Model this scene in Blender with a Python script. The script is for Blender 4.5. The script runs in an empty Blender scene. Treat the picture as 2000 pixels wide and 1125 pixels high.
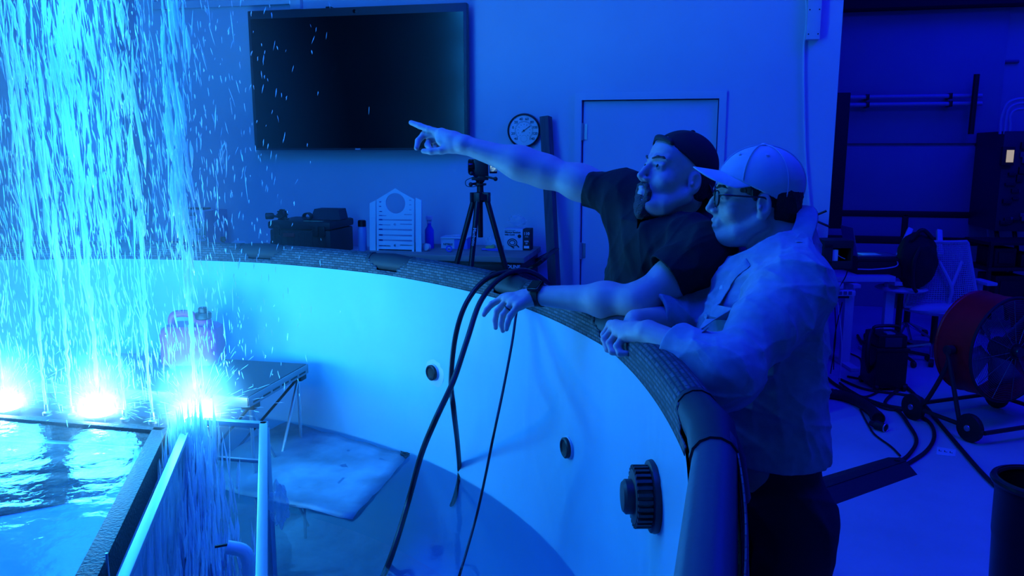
import bpy, bmesh, math, random
import numpy as np
from mathutils import Vector, Matrix
from math import sin, cos, pi, radians, hypot, atan2, sqrt
random.seed(7); rng = np.random.default_rng(7)
SC = bpy.context.scene
COL = SC.collection

# ------------------------------------------------------------------ camera, light, exposure
F_PX = 1556.0; PITCH = radians(9.8); YAW = radians(12.0); CAM_H = 1.71
cam_d = bpy.data.cameras.new('camera'); cam = bpy.data.objects.new('camera', cam_d); COL.objects.link(cam)
cam_d.sensor_width = 36.0; cam_d.lens = F_PX / 2000 * 36.0
cam.location = (0, 0, CAM_H); cam.rotation_euler = (pi/2 - PITCH, 0, YAW)
cam_d.clip_start = 0.02
SC.camera = cam
SC.view_settings.view_transform = 'Standard'; SC.view_settings.look = 'None'
SC.view_settings.gamma = 1.0; SC.view_settings.use_curve_mapping = False
SC.view_settings.exposure = 0.0

wd = bpy.data.worlds.new('world'); SC.world = wd; wd.use_nodes = True
wbg = wd.node_tree.nodes['Background']
wbg.inputs['Color'].default_value = (0.0, 0.0, 1.0, 1); wbg.inputs['Strength'].default_value = 0.13

def lamp(name, kind, loc, energy, color, size=0.1, target=None, spot=None, blend=0.3, shape=None, size_y=None):
    d = bpy.data.lights.new(name, kind); d.energy = energy; d.color = color
    if kind == 'AREA':
        d.size = size
        if size_y: d.shape = 'RECTANGLE'; d.size_y = size_y
    else: d.shadow_soft_size = size
    if kind == 'SPOT': d.spot_size = spot; d.spot_blend = blend
    o = bpy.data.objects.new(name, d); COL.objects.link(o); o.location = loc
    if target is not None:
        o.rotation_euler = (Vector(target) - Vector(loc)).to_track_quat('-Z', 'Y').to_euler()
    return o
LAMP_X = (-1.624, -2.002, -2.380); LAMP_Y = (2.371, 2.358, 2.337); LAMP_Z = 0.79
CY = (0.02, 0.30, 1.0)
for k in range(3):
    lamp('fountain_lamp', 'POINT', (LAMP_X[k], LAMP_Y[k], LAMP_Z + .12), 40, (0.035, 0.41, 1.0), 0.11)
    bm_ = lamp('fountain_beam', 'SPOT', (LAMP_X[k], LAMP_Y[k], LAMP_Z + .03), 520, (0.22, 0.72, 1.0), 0.05,
         target=(LAMP_X[k] - .03, LAMP_Y[k], 3.0), spot=radians(34), blend=0.6)
    ld = bm_.data; ld.use_nodes = True; fo = ld.node_tree.nodes.new('ShaderNodeLightFalloff'); fo.inputs['Strength'].default_value = 1.0     # collimated beam
    ld.node_tree.links.new(fo.outputs['Linear'], ld.node_tree.nodes['Emission'].inputs['Strength'])
# added lamps without fixtures, standing in for light scattered by the water column
for z, e in ((1.35, 22), (1.75, 25), (2.15, 28), (2.6, 36), (3.1, 50)):
    lamp('scatter_fill', 'POINT', (-1.95, 2.33, z), e, (0.012, 0.29, 1.0), 0.28)
# blue ceiling fixtures of the hall (above the frame)
lamp('ceiling_light', 'AREA', (-0.9, 1.4, 4.3), 105, (0.0, 0.01, 1.0), 1.6, target=(-0.8, 1.9, 0))
lamp('ceiling_light', 'AREA', (2.6, 3.6, 4.4), 125, (0.008, 0.0, 1.0), 1.6, target=(2.4, 4.3, 0))
lamp('ceiling_light', 'AREA', (3.6, 7.6, 4.4), 60, (0.0, 0.0, 1.0), 2.0, target=(3.2, 8.0, 0))

# ------------------------------------------------------------------ points of the place
cR = np.array([cos(YAW), sin(YAW), 0.0])
cF = np.array([-sin(YAW)*cos(PITCH), cos(YAW)*cos(PITCH), -sin(PITCH)])
cU = np.array([-sin(YAW)*sin(PITCH), cos(YAW)*sin(PITCH), cos(PITCH)])
C0 = np.array([0, 0, CAM_H])
FH = np.array([-sin(YAW), cos(YAW), 0.0]); UP = np.array([0, 0, 1.0])
def ray(u, v): return cF + cR*(u-1000)/F_PX - cU*(v-562.5)/F_PX
def az(u, v, z): r = ray(u, v); return C0 + r*((z-CAM_H)/r[2])      # on a level plane
def ay(u, v, Y): r = ray(u, v); return C0 + r*(Y/r[1])              # on a wall plane
def ax_(u, v, X): r = ray(u, v); return C0 + r*(X/r[0])
def ad(u, v, d): return C0 + ray(u, v)*d                            # at a depth
V = lambda *a: np.array(a, float)
def unit(a): a = np.asarray(a, float); return a/np.linalg.norm(a)

# ------------------------------------------------------------------ materials
MATS = {}
def mat(name, col, rough=0.6, metal=0.0, var=0.0, vscale=8.0, bump=0.0, bscale=60.0, spec=0.5, alpha=1.0, trans=0.0, emit=None, estr=0.0, sheen=0.0, stretch=None, coat=0.0):
    if name in MATS: return MATS[name]
    m = bpy.data.materials.new(name); m.use_nodes = True; nt = m.node_tree; N = nt.nodes; L = nt.links
    b = N['Principled BSDF']
    b.inputs['Base Color'].default_value = (*col, 1); b.inputs['Roughness'].default_value = rough
    b.inputs['Metallic'].default_value = metal; b.inputs['Specular IOR Level'].default_value = spec
    b.inputs['Alpha'].default_value = alpha; b.inputs['Transmission Weight'].default_value = trans
    if coat: b.inputs['Coat Weight'].default_value = coat
    if sheen: b.inputs['Sheen Weight'].default_value = sheen
    if emit: b.inputs['Emission Color'].default_value = (*emit, 1); b.inputs['Emission Strength'].default_value = estr
    if var or bump:
        tc = N.new('ShaderNodeTexCoord'); mp = N.new('ShaderNodeMapping'); L.new(tc.outputs['Object'], mp.inputs['Vector'])
        if stretch: mp.inputs['Scale'].default_value = stretch
        if var:
            n = N.new('ShaderNodeTexNoise'); n.inputs['Scale'].default_value = vscale; n.inputs['Detail'].default_value = 5
            L.new(mp.outputs[0], n.inputs['Vector'])
            r = N.new('ShaderNodeValToRGB'); L.new(n.outputs['Fac'], r.inputs['Fac'])
            r.color_ramp.elements[0].position = 0.3; r.color_ramp.elements[1].position = 0.72
            r.color_ramp.elements[0].color = (*[c*(1-var) for c in col], 1); r.color_ramp.elements[1].color = (*[min(1, c*(1+var*.6)) for c in col], 1)
            L.new(r.outputs['Color'], b.inputs['Base Color'])
        if bump:
            n2 = N.new('ShaderNodeTexNoise'); n2.inputs['Scale'].default_value = bscale; n2.inputs['Detail'].default_value = 4
            L.new(mp.outputs[0], n2.inputs['Vector'])
            bp = N.new('ShaderNodeBump'); bp.inputs['Strength'].default_value = bump; bp.inputs['Distance'].default_value = 0.01
            L.new(n2.outputs['Fac'], bp.inputs['Height']); L.new(bp.outputs['Normal'], b.inputs['Normal'])
    MATS[name] = m; return m

# ------------------------------------------------------------------ mesh builder
WORLD_O = {}
class MB:
    def __init__(s): s.v = []; s.f = []; s.uv = {}
    def add(s, vs, fs, uvs=None):
        o = len(s.v); s.v += [tuple(map(float, p)) for p in vs]
        for i, f in enumerate(fs):
            if uvs is not None: s.uv[len(s.f)] = [uvs[j] for j in f]
            s.f.append([j+o for j in f])
        return s
    def box(s, lo, hi, b=0.0):
        lo, hi = np.minimum(lo, hi), np.maximum(lo, hi)
        return s.obox((lo+hi)/2, np.eye(3), (hi-lo)/2, b)
    def obox(s, c, R, h, b=0.0):
        # oriented box, columns of R are its axes, chamfered edges
        c = np.asarray(c, float); R = np.asarray(R, float); h = np.asarray(h, float)
        if b <= 0:
            vs = [c + R@(h*V(x, y, z)) for z in (-1, 1) for y in (-1, 1) for x in (-1, 1)]
            return s.add(vs, [(0,2,3,1),(4,5,7,6),(0,1,5,4),(2,6,7,3),(0,4,6,2),(1,3,7,5)])
        b = min(b, min(h)*.95)
        bm = bmesh.new(); bmesh.ops.create_cube(bm, size=1.0)
        for v in bm.verts: v.co = Vector([2*v.co[i]*h[i] for i in range(3)])
        bmesh.ops.bevel(bm, geom=bm.edges[:], offset=b, segments=2, affect='EDGES', profile=.6)
        bm.verts.index_update()
        vs = [c + R@np.array(v.co) for v in bm.verts]; fs = [[v.index for v in f.verts] for f in bm.faces]
        bm.free(); return s.add(vs, fs)
    def tube(s, pts, r, n=8, caps=True, closed=False):
        pts = [np.asarray(p, float) for p in pts]; m = len(pts)
        rr = r if hasattr(r, '__len__') else [r]*m
        vs = []; t0 = None; nx = None
        for i in range(m):
            if closed: t = pts[(i+1) % m]-pts[i-1]
            else: t = pts[min(i+1, m-1)]-pts[max(i-1, 0)]
            t = t/(np.linalg.norm(t)+1e-12)
            if nx is None:
                a = V(0,0,1) if abs(t[2]) < .9 else V(1,0,0); nx = unit(np.cross(a, t))
            else:
                nx = nx - t*(nx@t); nx = unit(nx)
            ny = np.cross(t, nx)
            for k in range(n):
                an = 2*pi*k/n; vs.append(pts[i] + rr[i]*(cos(an)*nx + sin(an)*ny))
        fs = []
        for i in range(m if closed else m-1):
            j = (i+1) % m
            for k in range(n):
                k2 = (k+1) % n; fs.append((i*n+k, i*n+k2, j*n+k2, j*n+k))
        if caps and not closed: fs.append(list(range(n))[::-1]); fs.append([(m-1)*n+k for k in range(n)])
        return s.add(vs, fs)
    def cyl(s, a, b, r0, r1=None, n=16): return s.tube([a, b], [r0, r0 if r1 is None else r1], n)
    def lathe(s, c, prof, n=24, axis=(0,0,1), cap=True):
        c = np.asarray(c, float); w = unit(axis); a = V(1,0,0) if abs(w[0]) < .9 else V(0,1,0)
        u = unit(np.cross(a, w)); v = np.cross(w, u)
        vs = [c + w*z + r*(cos(2*pi*k/n)*u + sin(2*pi*k/n)*v) for r, z in prof for k in range(n)]
        fs = [(i*n+k, i*n+(k+1) % n, (i+1)*n+(k+1) % n, (i+1)*n+k) for i in range(len(prof)-1) for k in range(n)]
        if cap:
            if prof[0][0] > 1e-5: fs.append(list(range(n))[::-1])
            if prof[-1][0] > 1e-5: fs.append([(len(prof)-1)*n+k for k in range(n)])
        return s.add(vs, fs)
    def ell(s, c, r, R=None, n=12, m=8):
        R = np.eye(3) if R is None else np.asarray(R); c = np.asarray(c, float); r = np.asarray(r, float)*np.ones(3)
        vs = [c + R@(r*V(0,0,-1))]
        for i in range(1, m):
            ph = -pi/2 + pi*i/m
            vs += [c + R@(r*V(cos(ph)*cos(2*pi*k/n), cos(ph)*sin(2*pi*k/n), sin(ph))) for k in range(n)]
        vs.append(c + R@(r*V(0,0,1)))
        fs = [(0, 1+(k+1) % n, 1+k) for k in range(n)]
        for i in range(m-2):
            for k in range(n): fs.append((1+i*n+k, 1+i*n+(k+1) % n, 1+(i+1)*n+(k+1) % n, 1+(i+1)*n+k))
        e = len(vs)-1; o = 1+(m-2)*n
        fs += [(e, o+k, o+(k+1) % n) for k in range(n)]
        return s.add(vs, fs)
    def prism(s, poly, d):
        # polygon (3-D points) pushed along vector d
        n = len(poly); p = [np.asarray(a, float) for a in poly]; d = np.asarray(d, float)
        vs = p + [a+d for a in p]
        fs = [list(range(n))[::-1], list(range(n, 2*n))] + [(i, (i+1) % n, n+(i+1) % n, n+i) for i in range(n)]
        return s.add(vs, fs)
    def grid(s, P, uv=None, closed_u=False):
        # P[i][j] grid of points
        a = len(P); b = len(P[0]); vs = [p for r in P for p in r]; fs = []
        for i in range(a if closed_u else a-1):
            for j in range(b-1):
                i2 = (i+1) % a; fs.append((i*b+j, i2*b+j, i2*b+j+1, i*b+j+1))
        return s.add(vs, fs, None if uv is None else [q for r in uv for q in r])
    def build(s, name, m, parent=None, smooth=True, solid=0.0, angle=35, subsurf=0, origin=None, offset=-1):
        P = np.array(s.v, float)
        o = np.array([(P[:,0].min()+P[:,0].max())/2, (P[:,1].min()+P[:,1].max())/2, P[:,2].min()]) if origin is None else np.asarray(origin, float)
        me = bpy.data.meshes.new(name); me.from_pydata((P-o).tolist(), [], s.f)
        if s.uv:
            ul = me.uv_layers.new(name='UVMap')
            for pi_, poly in enumerate(me.polygons):
                if pi_ in s.uv:
                    for li, q in zip(poly.loop_indices, s.uv[pi_]): ul.data[li].uv = q
        me.validate(); me.update()
        bm = bmesh.new(); bm.from_mesh(me); bmesh.ops.recalc_face_normals(bm, faces=bm.faces[:]); bm.to_mesh(me); bm.free()
        if m: me.materials.append(m)
        if smooth:
            me.shade_smooth() if hasattr(me, 'shade_smooth') else None
            me.set_sharp_from_angle(angle=radians(angle))
        ob = link(name, me, parent, o)
        if solid:
            md = ob.modifiers.new('solidify', 'SOLIDIFY'); md.thickness = solid; md.offset = offset
        if subsurf:
            md = ob.modifiers.new('subsurf', 'SUBSURF'); md.levels = subsurf; md.render_levels = subsurf
        return ob
def link(name, data, parent, o):
    ob = bpy.data.objects.new(name, data); COL.objects.link(ob)
    o = np.asarray(o, float); WORLD_O[ob.name] = o
    if parent is not None:
        ob.parent = parent; ob.location = o - WORLD_O[parent.name]
    else: ob.location = o
    return ob
def tag(o, label, cat, group=None, kind=None):
    o['label'] = label; o['category'] = cat
    if group: o['group'] = group
    if kind: o['kind'] = kind
    return o
def thing(name, label, cat, loc, group=None):
    o = link(name, None, None, loc); o.empty_display_size = .1
    return tag(o, label, cat, group)
def face_up(o):
    me = o.data
    if sum(p.normal.z*p.area for p in me.polygons) < 0: me.flip_normals()
    return o
def struct(o): o['kind'] = 'structure'; return o
def curve_pts(ctrl, n=8):
    # Catmull-Rom through control points
    P = [np.asarray(p, float) for p in ctrl]; P = [2*P[0]-P[1]] + P + [2*P[-1]-P[-2]]; out = []
    for i in range(1, len(P)-2):
        for k in range(n):
            t = k/n; a, b, c, d = P[i-1:i+3]
            out.append(.5*((2*b) + (c-a)*t + (2*a-5*b+4*c-d)*t*t + (3*b-a-3*c+d)*t**3))
    out.append(P[-2]); return out
def text(body, name, m, parent, c, R, size, depth=0.0006, align='CENTER', bold=0.0, shear=0.0):
    # flat print; columns of R are right, up, normal
    cu = bpy.data.curves.new(name, 'FONT'); cu.body = body; cu.size = size; cu.align_x = align; cu.align_y = 'CENTER'
    cu.extrude = depth; cu.offset = bold; cu.resolution_u = 2; cu.shear = shear
    t = bpy.data.objects.new(name+'_tmp', cu); COL.objects.link(t)
    dg = bpy.context.evaluated_depsgraph_get(); me = bpy.data.meshes.new_from_object(t.evaluated_get(dg))
    bpy.data.objects.remove(t); bpy.data.curves.remove(cu)
    R = np.asarray(R, float); co = np.array([v.co for v in me.vertices])@R.T
    me.vertices.foreach_set('co', co.astype(np.float32).ravel()); me.update()
    me.materials.clear(); me.materials.append(m); me.name = name
    return link(name, me, parent, c)
RX = V(1,0,0); RY = V(0,1,0); RZ = V(0,0,1)
FRONT = np.stack([RX, RZ, -RY], 1)       # reads from the camera side of a wall facing -Y

white_wall = mat('painted_drywall', (.56, .60, .66), .75, var=.05, vscale=1.5, bump=.05, bscale=180)
grey_wall = mat('bay_paint', (.45, .46, .50), .8, var=.1, vscale=1.2)
black_plastic = mat('black_plastic', (.012, .012, .014), .42)
black_rubber = mat('black_rubber', (.010, .010, .012), .6, bump=.1, bscale=90)
dark_metal = mat('dark_metal', (.03, .03, .035), .35, metal=.6)
alu = mat('aluminium', (.6, .62, .65), .35, metal=.9)
white_plastic = mat('white_plastic', (.72, .74, .76), .45)
black_gloss = mat('black_glass', (.004, .004, .005), .12)
# ------------------------------------------------------------------ the room
WY = 5.27
b = MB(); b.box(V(-6, -3, -.1), V(6.5, 12, 0))
floor = struct(b.build('floor', mat('sealed_concrete', (.50, .52, .56), .42, var=.14, vscale=2.2, bump=.04, bscale=30), smooth=False))
b = MB(); b.box(V(-6, -3, 4.6), V(6.5, 12, 4.7)); struct(b.build('ceiling', grey_wall, smooth=False))
# back wall with its door opening
b = MB()
for lo, hi in (((-3.86, 0), (-.655, 4.6)), ((.207, 0), (.9, 4.6)), ((-.655, 2.03), (.207, 4.6))):
    b.box(V(lo[0], WY, lo[1]), V(hi[0], WY+.16, hi[1]))
struct(b.build('wall_back', white_wall, smooth=False))
# left end: panelled wall that meets the back wall in a post
wl = MB(); wl.box(V(-6, WY-.02, 0), V(-4.02, WY+.1, 4.6)); wlo = struct(wl.build('wall_left', white_wall, smooth=False))
for z0, z1 in ((.02, 1.1), (1.112, 2.345), (2.357, 3.6)):
    p = MB(); p.box(V(-6, WY-.035, z0), V(-4.02, WY-.018, z1), .004); p.build('panel', white_wall, wlo)
p = MB(); p.box(V(-4.02, WY-.05, 0), V(-3.86, WY+.16, 4.6), .008); struct(p.build('trim_1', mat('post_blue', (.10, .12, .30), .6)))
# door
door = struct(link('door_1', None, None, (-.22, WY, 0)))
p = MB(); p.box(V(-.648, WY+.012, .01), V(.2, WY+.052, 2.024), .003); p.build('slab', white_wall, door)
fr = MB()
for poly in (((-.70, 0), (-.657, 0), (-.657, 2.03), (-.70, 2.075)), ((.205, 0), (.25, 0), (.25, 2.075), (.205, 2.03)), ((-.70, 2.075), (-.657, 2.03), (.205, 2.03), (.25, 2.075))):
    fr.prism([V(x, WY-.02, z) for x, z in poly], V(0, .035, 0))
fr.build('door_frame', mat('door_frame_paint', (.58, .62, .68), .4), door)
for z in (.25, 1.05, 1.83):
    h = MB(); h.cyl(V(-.652, WY-.006, z-.055), V(-.652, WY-.006, z+.055), .009, n=10); h.box(V(-.652, WY+.004, z-.05), V(-.62, WY+.014, z+.05)); h.build('hinge', alu, door)
kn = MB(); kn.lathe(V(.15, WY+.012, .98), [(.028, 0), (.028, .008), (.01, .012), (.01, .04), (.026, .05), (.03, .065), (.02, .08), (0, .082)], 16, (0,-1,0)); kn.build('door_knob', alu, door)
bb = MB()
for x0, x1 in ((-3.86, -.70), (.25, .9)): bb.box(V(x0, WY-.014, 0), V(x1, WY, .1), .003)
struct(bb.build('baseboard_back', mat('vinyl_base', (.05, .05, .07), .5), smooth=False))
# end of the back wall: return face towards the deeper bay
p = MB(); p.box(V(.55, WY+.161, 0), V(.895, WY+.66, 4.6)); struct(p.build('wall_return', white_wall, smooth=False))
# deeper bay on the right
BY = 9.4
b = MB(); b.box(V(.45, BY, 0), V(6.5, BY+.15, 4.6)); bayw = struct(b.build('wall_bay', grey_wall, smooth=False))
b = MB(); b.box(V(.45, WY+.66, 0), V(.55, BY, 4.6)); struct(b.build('wall_side', grey_wall, smooth=False))
b = MB(); b.box(V(6.4, -3, 0), V(6.5, BY, 4.6)); struct(b.build('wall_right', grey_wall, smooth=False))
b = MB(); b.box(V(-6, -3.1, 0), V(6.5, -3, 4.6)); struct(b.build('wall_front', grey_wall, smooth=False))
b = MB(); b.box(V(-6.1, -3, 0), V(-6, 6, 4.6)); struct(b.build('wall_far_left', grey_wall, smooth=False))
def bay(u, v): return ay(u, v, BY)
# roll door: dark beam above, flat panels, dark frame lines
a0 = ay(1648, 18, BY-.12); a1 = ay(2060, 8, BY-.12)
b = MB(); b.box(V(.56, BY-.25, a1[2]), V(6.4, BY, a1[2]+.9), .01); struct(b.build('trim_2', mat('dark_beam', (.012, .012, .014), .7)))
dk = mat('dark_channel', (.010, .010, .014), .6)
L0 = bay(1648, 0); Rr = bay(1932, 300); zt = a1[2]; zb = bay(1800, 418)[2]; zb2 = bay(1800, 466)[2]
win = struct(link('door_2', None, None, (2.6, BY-.05, 0)))
xl = bay(1642, 420)[0]; xr = bay(1930, 420)[0]; xm = bay(1765, 440)[0]
for i, (x0, x1, z0, z1) in enumerate(((xl-.3, xr, bay(1790, 283)[2]+.015, zt), (xl-.3, xr, zb+.03, bay(1790, 283)[2]-.015), (xl-.3, xm-.03, zb2+.02, zb-.03), (xm+.03, xr, zb2+.02, zb-.03))):
    p = MB(); p.box(V(x0, BY-.045, z0), V(x1, BY-.01, z1), .01); p.build('panel', mat('roll_door_paint', (.36, .37, .42), .6, var=.12, vscale=1.0), win)
p = MB(); p.box(V(xl-.3, BY-.06, zb-.03), V(xr+.06, BY-.01, zb+.03), .01); p.build('rail', dk, win)
p = MB(); p.box(V(xl-.3, BY-.06, zb2-.05), V(xr+.06, BY-.01, zb2+.02), .01); p.build('rail', dk, win)
p = MB(); p.box(V(xm-.03, BY-.06, zb2), V(xm+.03, BY-.01, zb), .01); p.build('mullion', dk, win)
p = MB(); p.box(V(xl-.3, BY-.055, 0), V(xr, BY-.012, zb2-.06), .01); p.build('panel', mat('roll_door_paint', (.36, .37, .42), .6), win)
# dark vertical channel beside the wall end
q0 = ay(1640, 430, 7.6); q1 = ay(1618, 445, 7.6)
b = MB(); xq0 = ay(1645, 300, 8.2)[0]
b.box(V(.89, 8.1, ay(1640, 445, 8.2)[2]), V(ay(1640, 440, 8.2)[0], 8.25, ay(1655, 182, 8.2)[2]), .01); struct(b.build('trim_3', dk))
# ------------------------------------------------------------------ swimming pool
PC = V(-2.198, 1.076, 0); PR = 2.224; NSEG = 19; A0 = radians(5.8); DA = 2*pi/NSEG
def pol(r, a, z): return V(PC[0]+r*cos(a), PC[1]+r*sin(a), z)
def polyf(a, k=.3): return 1+k*(1.008*cos(DA/2)/cos(((a-A0) % DA)-DA/2)-1)      # straight rails between the joints
def polr(r, a, z): return pol(r*polyf(a), a, z)
pool = thing('swimming_pool', 'large round above-ground pool with woven-print rim and pale liner, lit inside', 'pool', (PC[0], PC[1], 0))
# liner: wall with creases, cove and bottom
lin = mat('pool_liner', (.30, .60, .74), .38, var=.05, vscale=3, bump=.03, bscale=40)
nt = lin.node_tree
def creases():
    cr = []
    rr = random.Random(3)
    for k in range(70):
        a = rr.uniform(-1.0, 4.2); z = rr.uniform(.5, 1.15); th = rr.choice([rr.uniform(1.25, 1.75), rr.uniform(1.9, 2.3), rr.uniform(.9, 1.2)])
        cr.append((a*PR, z, cos(th), sin(th), rr.uniform(.12, .5), rr.uniform(.006, .014), rr.uniform(.0015, .0045)*rr.choice([-1, 1, 1])))
    # creases pulled out from the fittings
    for fa, fz in ((55.2, .851), (31.3, .844), (13.3, 1.0)):
        for th in (1.57, 1.2, 2.0, 2.5, 4.7, 5.4):
            cr.append((radians(fa)*PR+.12*cos(th), fz+.12*sin(th), cos(th), sin(th), .12, .006, .003))
    return cr
CR = creases()
na, nz = 620, 64
aa = np.linspace(0, 2*pi, na, endpoint=False); zz = np.concatenate([np.linspace(1.212, .12, nz)])
A, Z = np.meshgrid(aa, zz, indexing='ij'); aw = (A+1.2) % (2*pi) - 1.2; S = aw*PR
D = .006*np.sin(A*NSEG)*0 + .003*np.sin(S*5+Z*3) + .002*np.sin(S*11-Z*7)
for (sa, sz, cx, cz, ln, wd_, h) in CR:
    t = (S-sa)*cx + (Z-sz)*cz; n_ = -(S-sa)*cz + (Z-sz)*cx
    D += h*np.exp(-(t/ln)**2*2)*np.exp(-(n_/wd_)**2)
D *= np.clip((1.212-Z)/.06, 0, 1)
P = []; 
for i in range(na):
    row = [pol((PR-D[i, j])*(1+(polyf(aa[i])-1)*min(1, max(0, (zz[j]-.45)/.6))), aa[i], zz[j]) for j in range(nz)]
    for k in range(1, 7):
        t = k/6*pi/2; row.append(pol(PR-.12*(1-cos(t)), aa[i], .12-.115*sin(t)))
    for r in (1.8, 1.3, .7, .1): row.append(pol(r, aa[i], .005))
    P.append(row)
m = MB(); m.grid(P, closed_u=True); liner = m.build('liner', lin, pool, origin=PC)
# pale sediment on the bottom
N = nt.nodes; L = nt.links; bs = N['Principled BSDF']
tc = N.new('ShaderNodeTexCoord'); n1 = N.new('ShaderNodeTexNoise'); n1.inputs['Scale'].default_value = 2.2; n1.inputs['Detail'].default_value = 8; n1.inputs['Roughness'].default_value = .65
L.new(tc.outputs['Object'], n1.inputs['Vector'])
rp = N.new('ShaderNodeValToRGB'); rp.color_ramp.elements[0].position = .42; rp.color_ramp.elements[0].color = (.42, .56, .68, 1); rp.color_ramp.elements[1].position = .62; rp.color_ramp.elements[1].color = (.60, .80, .90, 1)
L.new(n1.outputs['Fac'], rp.inputs['Fac'])
sx = N.new('ShaderNodeSeparateXYZ'); L.new(tc.outputs['Object'], sx.inputs[0])
ma = N.new('ShaderNodeMath'); ma.operation = 'LESS_THAN'; ma.inputs[1].default_value = .035; L.new(sx.outputs['Z'], ma.inputs[0])
mx = N.new('ShaderNodeMix'); mx.data_type = 'RGBA'; L.new(ma.outputs[0], mx.inputs['Factor'])
old = bs.inputs['Base Color'].links[0].from_socket; L.new(old, mx.inputs['A']); L.new(rp.outputs['Color'], mx.inputs['B']); L.new(mx.outputs['Result'], bs.inputs['Base Color'])

# woven-print sleeve over the rail and outer wall
wv = mat('woven_print', (.1, .1, .12), .62); nt = wv.node_tree; N = nt.nodes; L = nt.links
uvn = N.new('ShaderNodeTexCoord'); br = N.new('ShaderNodeTexBrick'); L.new(uvn.outputs['UV'], br.inputs['Vector'])
br.inputs['Scale'].default_value = 1.0; br.inputs['Brick Width'].default_value = .030; br.inputs['Row Height'].default_value = .0105; br.inputs['Mortar Size'].default_value = .0040; br.inputs['Mortar Smooth'].default_value = 1.0
br.inputs['Color1'].default_value = (.05, .055, .07, 1); br.inputs['Color2'].default_value = (.13, .14, .16, 1); br.inputs['Mortar'].default_value = (.022, .024, .03, 1)
L.new(br.outputs['Color'], N['Principled BSDF'].inputs['Base Color'])
bp = N.new('ShaderNodeBump'); bp.inputs['Strength'].default_value = .35; bp.inputs['Distance'].default_value = .004; bp.invert = True; L.new(br.outputs['Fac'], bp.inputs['Height']); L.new(bp.outputs['Normal'], N['Principled BSDF'].inputs['Normal'])
RZc = 1.250; RPR = .031; RCR = PR+.038      # rail centre height, pipe radius, ring radius
sec = [(0, 1.205), (.001, 1.222), (.002, 1.240)]
for k in range(0, 9):
    t = pi - k*pi/8; sec.append((.038+.036*cos(t), RZc+.036*sin(t)))
sec += [(.070, 1.222), (.05, 1.19), (.022, 1.14), (.014, 1.0), (.014, .8), (.016, .5), (.018, .2), (.016, .0)]
slen = [0]
for i in range(1, len(sec)): slen.append(slen[-1]+hypot(sec[i][0]-sec[i-1][0], sec[i][1]-sec[i-1][1]))
nper = 36
for kk in range(NSEG):
    sl = MB(); vs = []; uvs = []; fs = []
    for i in range(nper+1):
        a = A0 + DA*(kk + i/nper)
        for j, (dr, z) in enumerate(sec):
            vs.append(polr(PR+dr, a, z)); uvs.append((a*2.27, slen[j]))
    ns = len(sec)
    for i in range(nper):
        off = min(i+.5, nper-i-.5)/nper*DA*PR         # distance to the nearest joint
        for j in range(ns-1):
            s_ = (slen[j]+slen[j+1])/2
            wid = .040 + .075*min(1, max(0, (s_-.012)/.05))
            if (.018 < s_ < .150 and off < wid) or (kk == NSEG-1 and s_ < .150): continue
            fs.append((i*ns+j, (i+1)*ns+j, (i+1)*ns+j+1, i*ns+j+1))
    sl.add(vs, fs, uvs); sl.build('sleeve', wv, pool, solid=.0025, offset=0)
# rail pipes, joints and legs
railm = mat('rail_enamel', (.07, .08, .11), .38, bump=.03, bscale=50); jm = mat('joint_plastic', (.028, .03, .038), .5)
for kk in range(NSEG):
    a = A0 + DA*kk; a2 = a + DA
    t = MB(); t.tube([pol(RCR*polyf(a+.03+(DA-.06)*q_/6, .3 if kk < NSEG-1 else 1), a+.03+(DA-.06)*q_/6, RZc) for q_ in range(7)], RPR if kk < NSEG-1 else .034, 14); t.build('top_rail', railm, pool)
    j = MB(); w = .052
    j.tube([polr(RCR, a-w, RZc), polr(RCR, a-w*.55, RZc), polr(RCR+.003, a, RZc), polr(RCR, a+w*.55, RZc), polr(RCR, a+w, RZc)], [.035, .038, .041, .038, .035], 14)
    for sg in (-1, 1): j.tube([polr(RCR, a+sg*w*.95, RZc), polr(RCR, a+sg*w*1.08, RZc)], .038, 14)
    j.tube([pol(RCR+.01, a, RZc), pol(RCR+.03, a, RZc-.05), pol(RCR+.045, a, RZc-.12)], [.036, .037, .034], 12)
    j.build('tee_joint', jm, pool)
    lg = MB(); lg.tube([pol(RCR+.04, a, RZc-.1), pol(RCR+.085, a, .6), pol(RCR+.10, a, .0)], .03, 12); lg.build('leg', railm, pool)
# wall fittings
def fitting(az_deg, z, big):
    a = radians(az_deg); n = V(-cos(a), -sin(a), 0); c = pol(PR, a, z)
    if not big:
        f = MB(); f.lathe(c-n*.004, [(.062, 0), (.062, .006), (.05, .008), (.034, .009), (.034, .014), (.030, .016)], 28, n); fo = f.build('inlet_fitting', mat('fitting_white', (.5, .62, .72), .4), pool)
        g = MB(); g.lathe(c-n*.002, [(.031, .012), (.031, .022), (.026, .025), (.02, .020), (0, .019)], 24, n); g.build('plug', black_plastic, fo)
    else:
        f = MB(); f.lathe(c-n*.004, [(.074, 0), (.076, .008), (.074, .016), (.066, .018)], 32, n); fo = f.build('strainer_fitting', mat('strainer_black', (.02, .022, .03), .45), pool)
        g = MB()
        g.lathe(c, [(.058, .012), (.06, .03), (.056, .046), (.036, .048), (.036, .062), (.03, .068), (0, .069)], 28, n)
        u = unit(np.cross(n, RZ))
        for k in range(28):
            t = 2*pi*k/28; d = cos(t)*u + sin(t)*RZ
            g.obox(c+n*.03+d*.061, np.stack([d, np.cross(n, d), n], 1), V(.004, .0035, .015))
        g.build('strainer_cap', mat('strainer_black', (.02, .022, .03), .45), fo)
fitting(55.2, .851, False); fitting(31.3, .844, False); fitting(13.35, 1.0, True)

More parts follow.
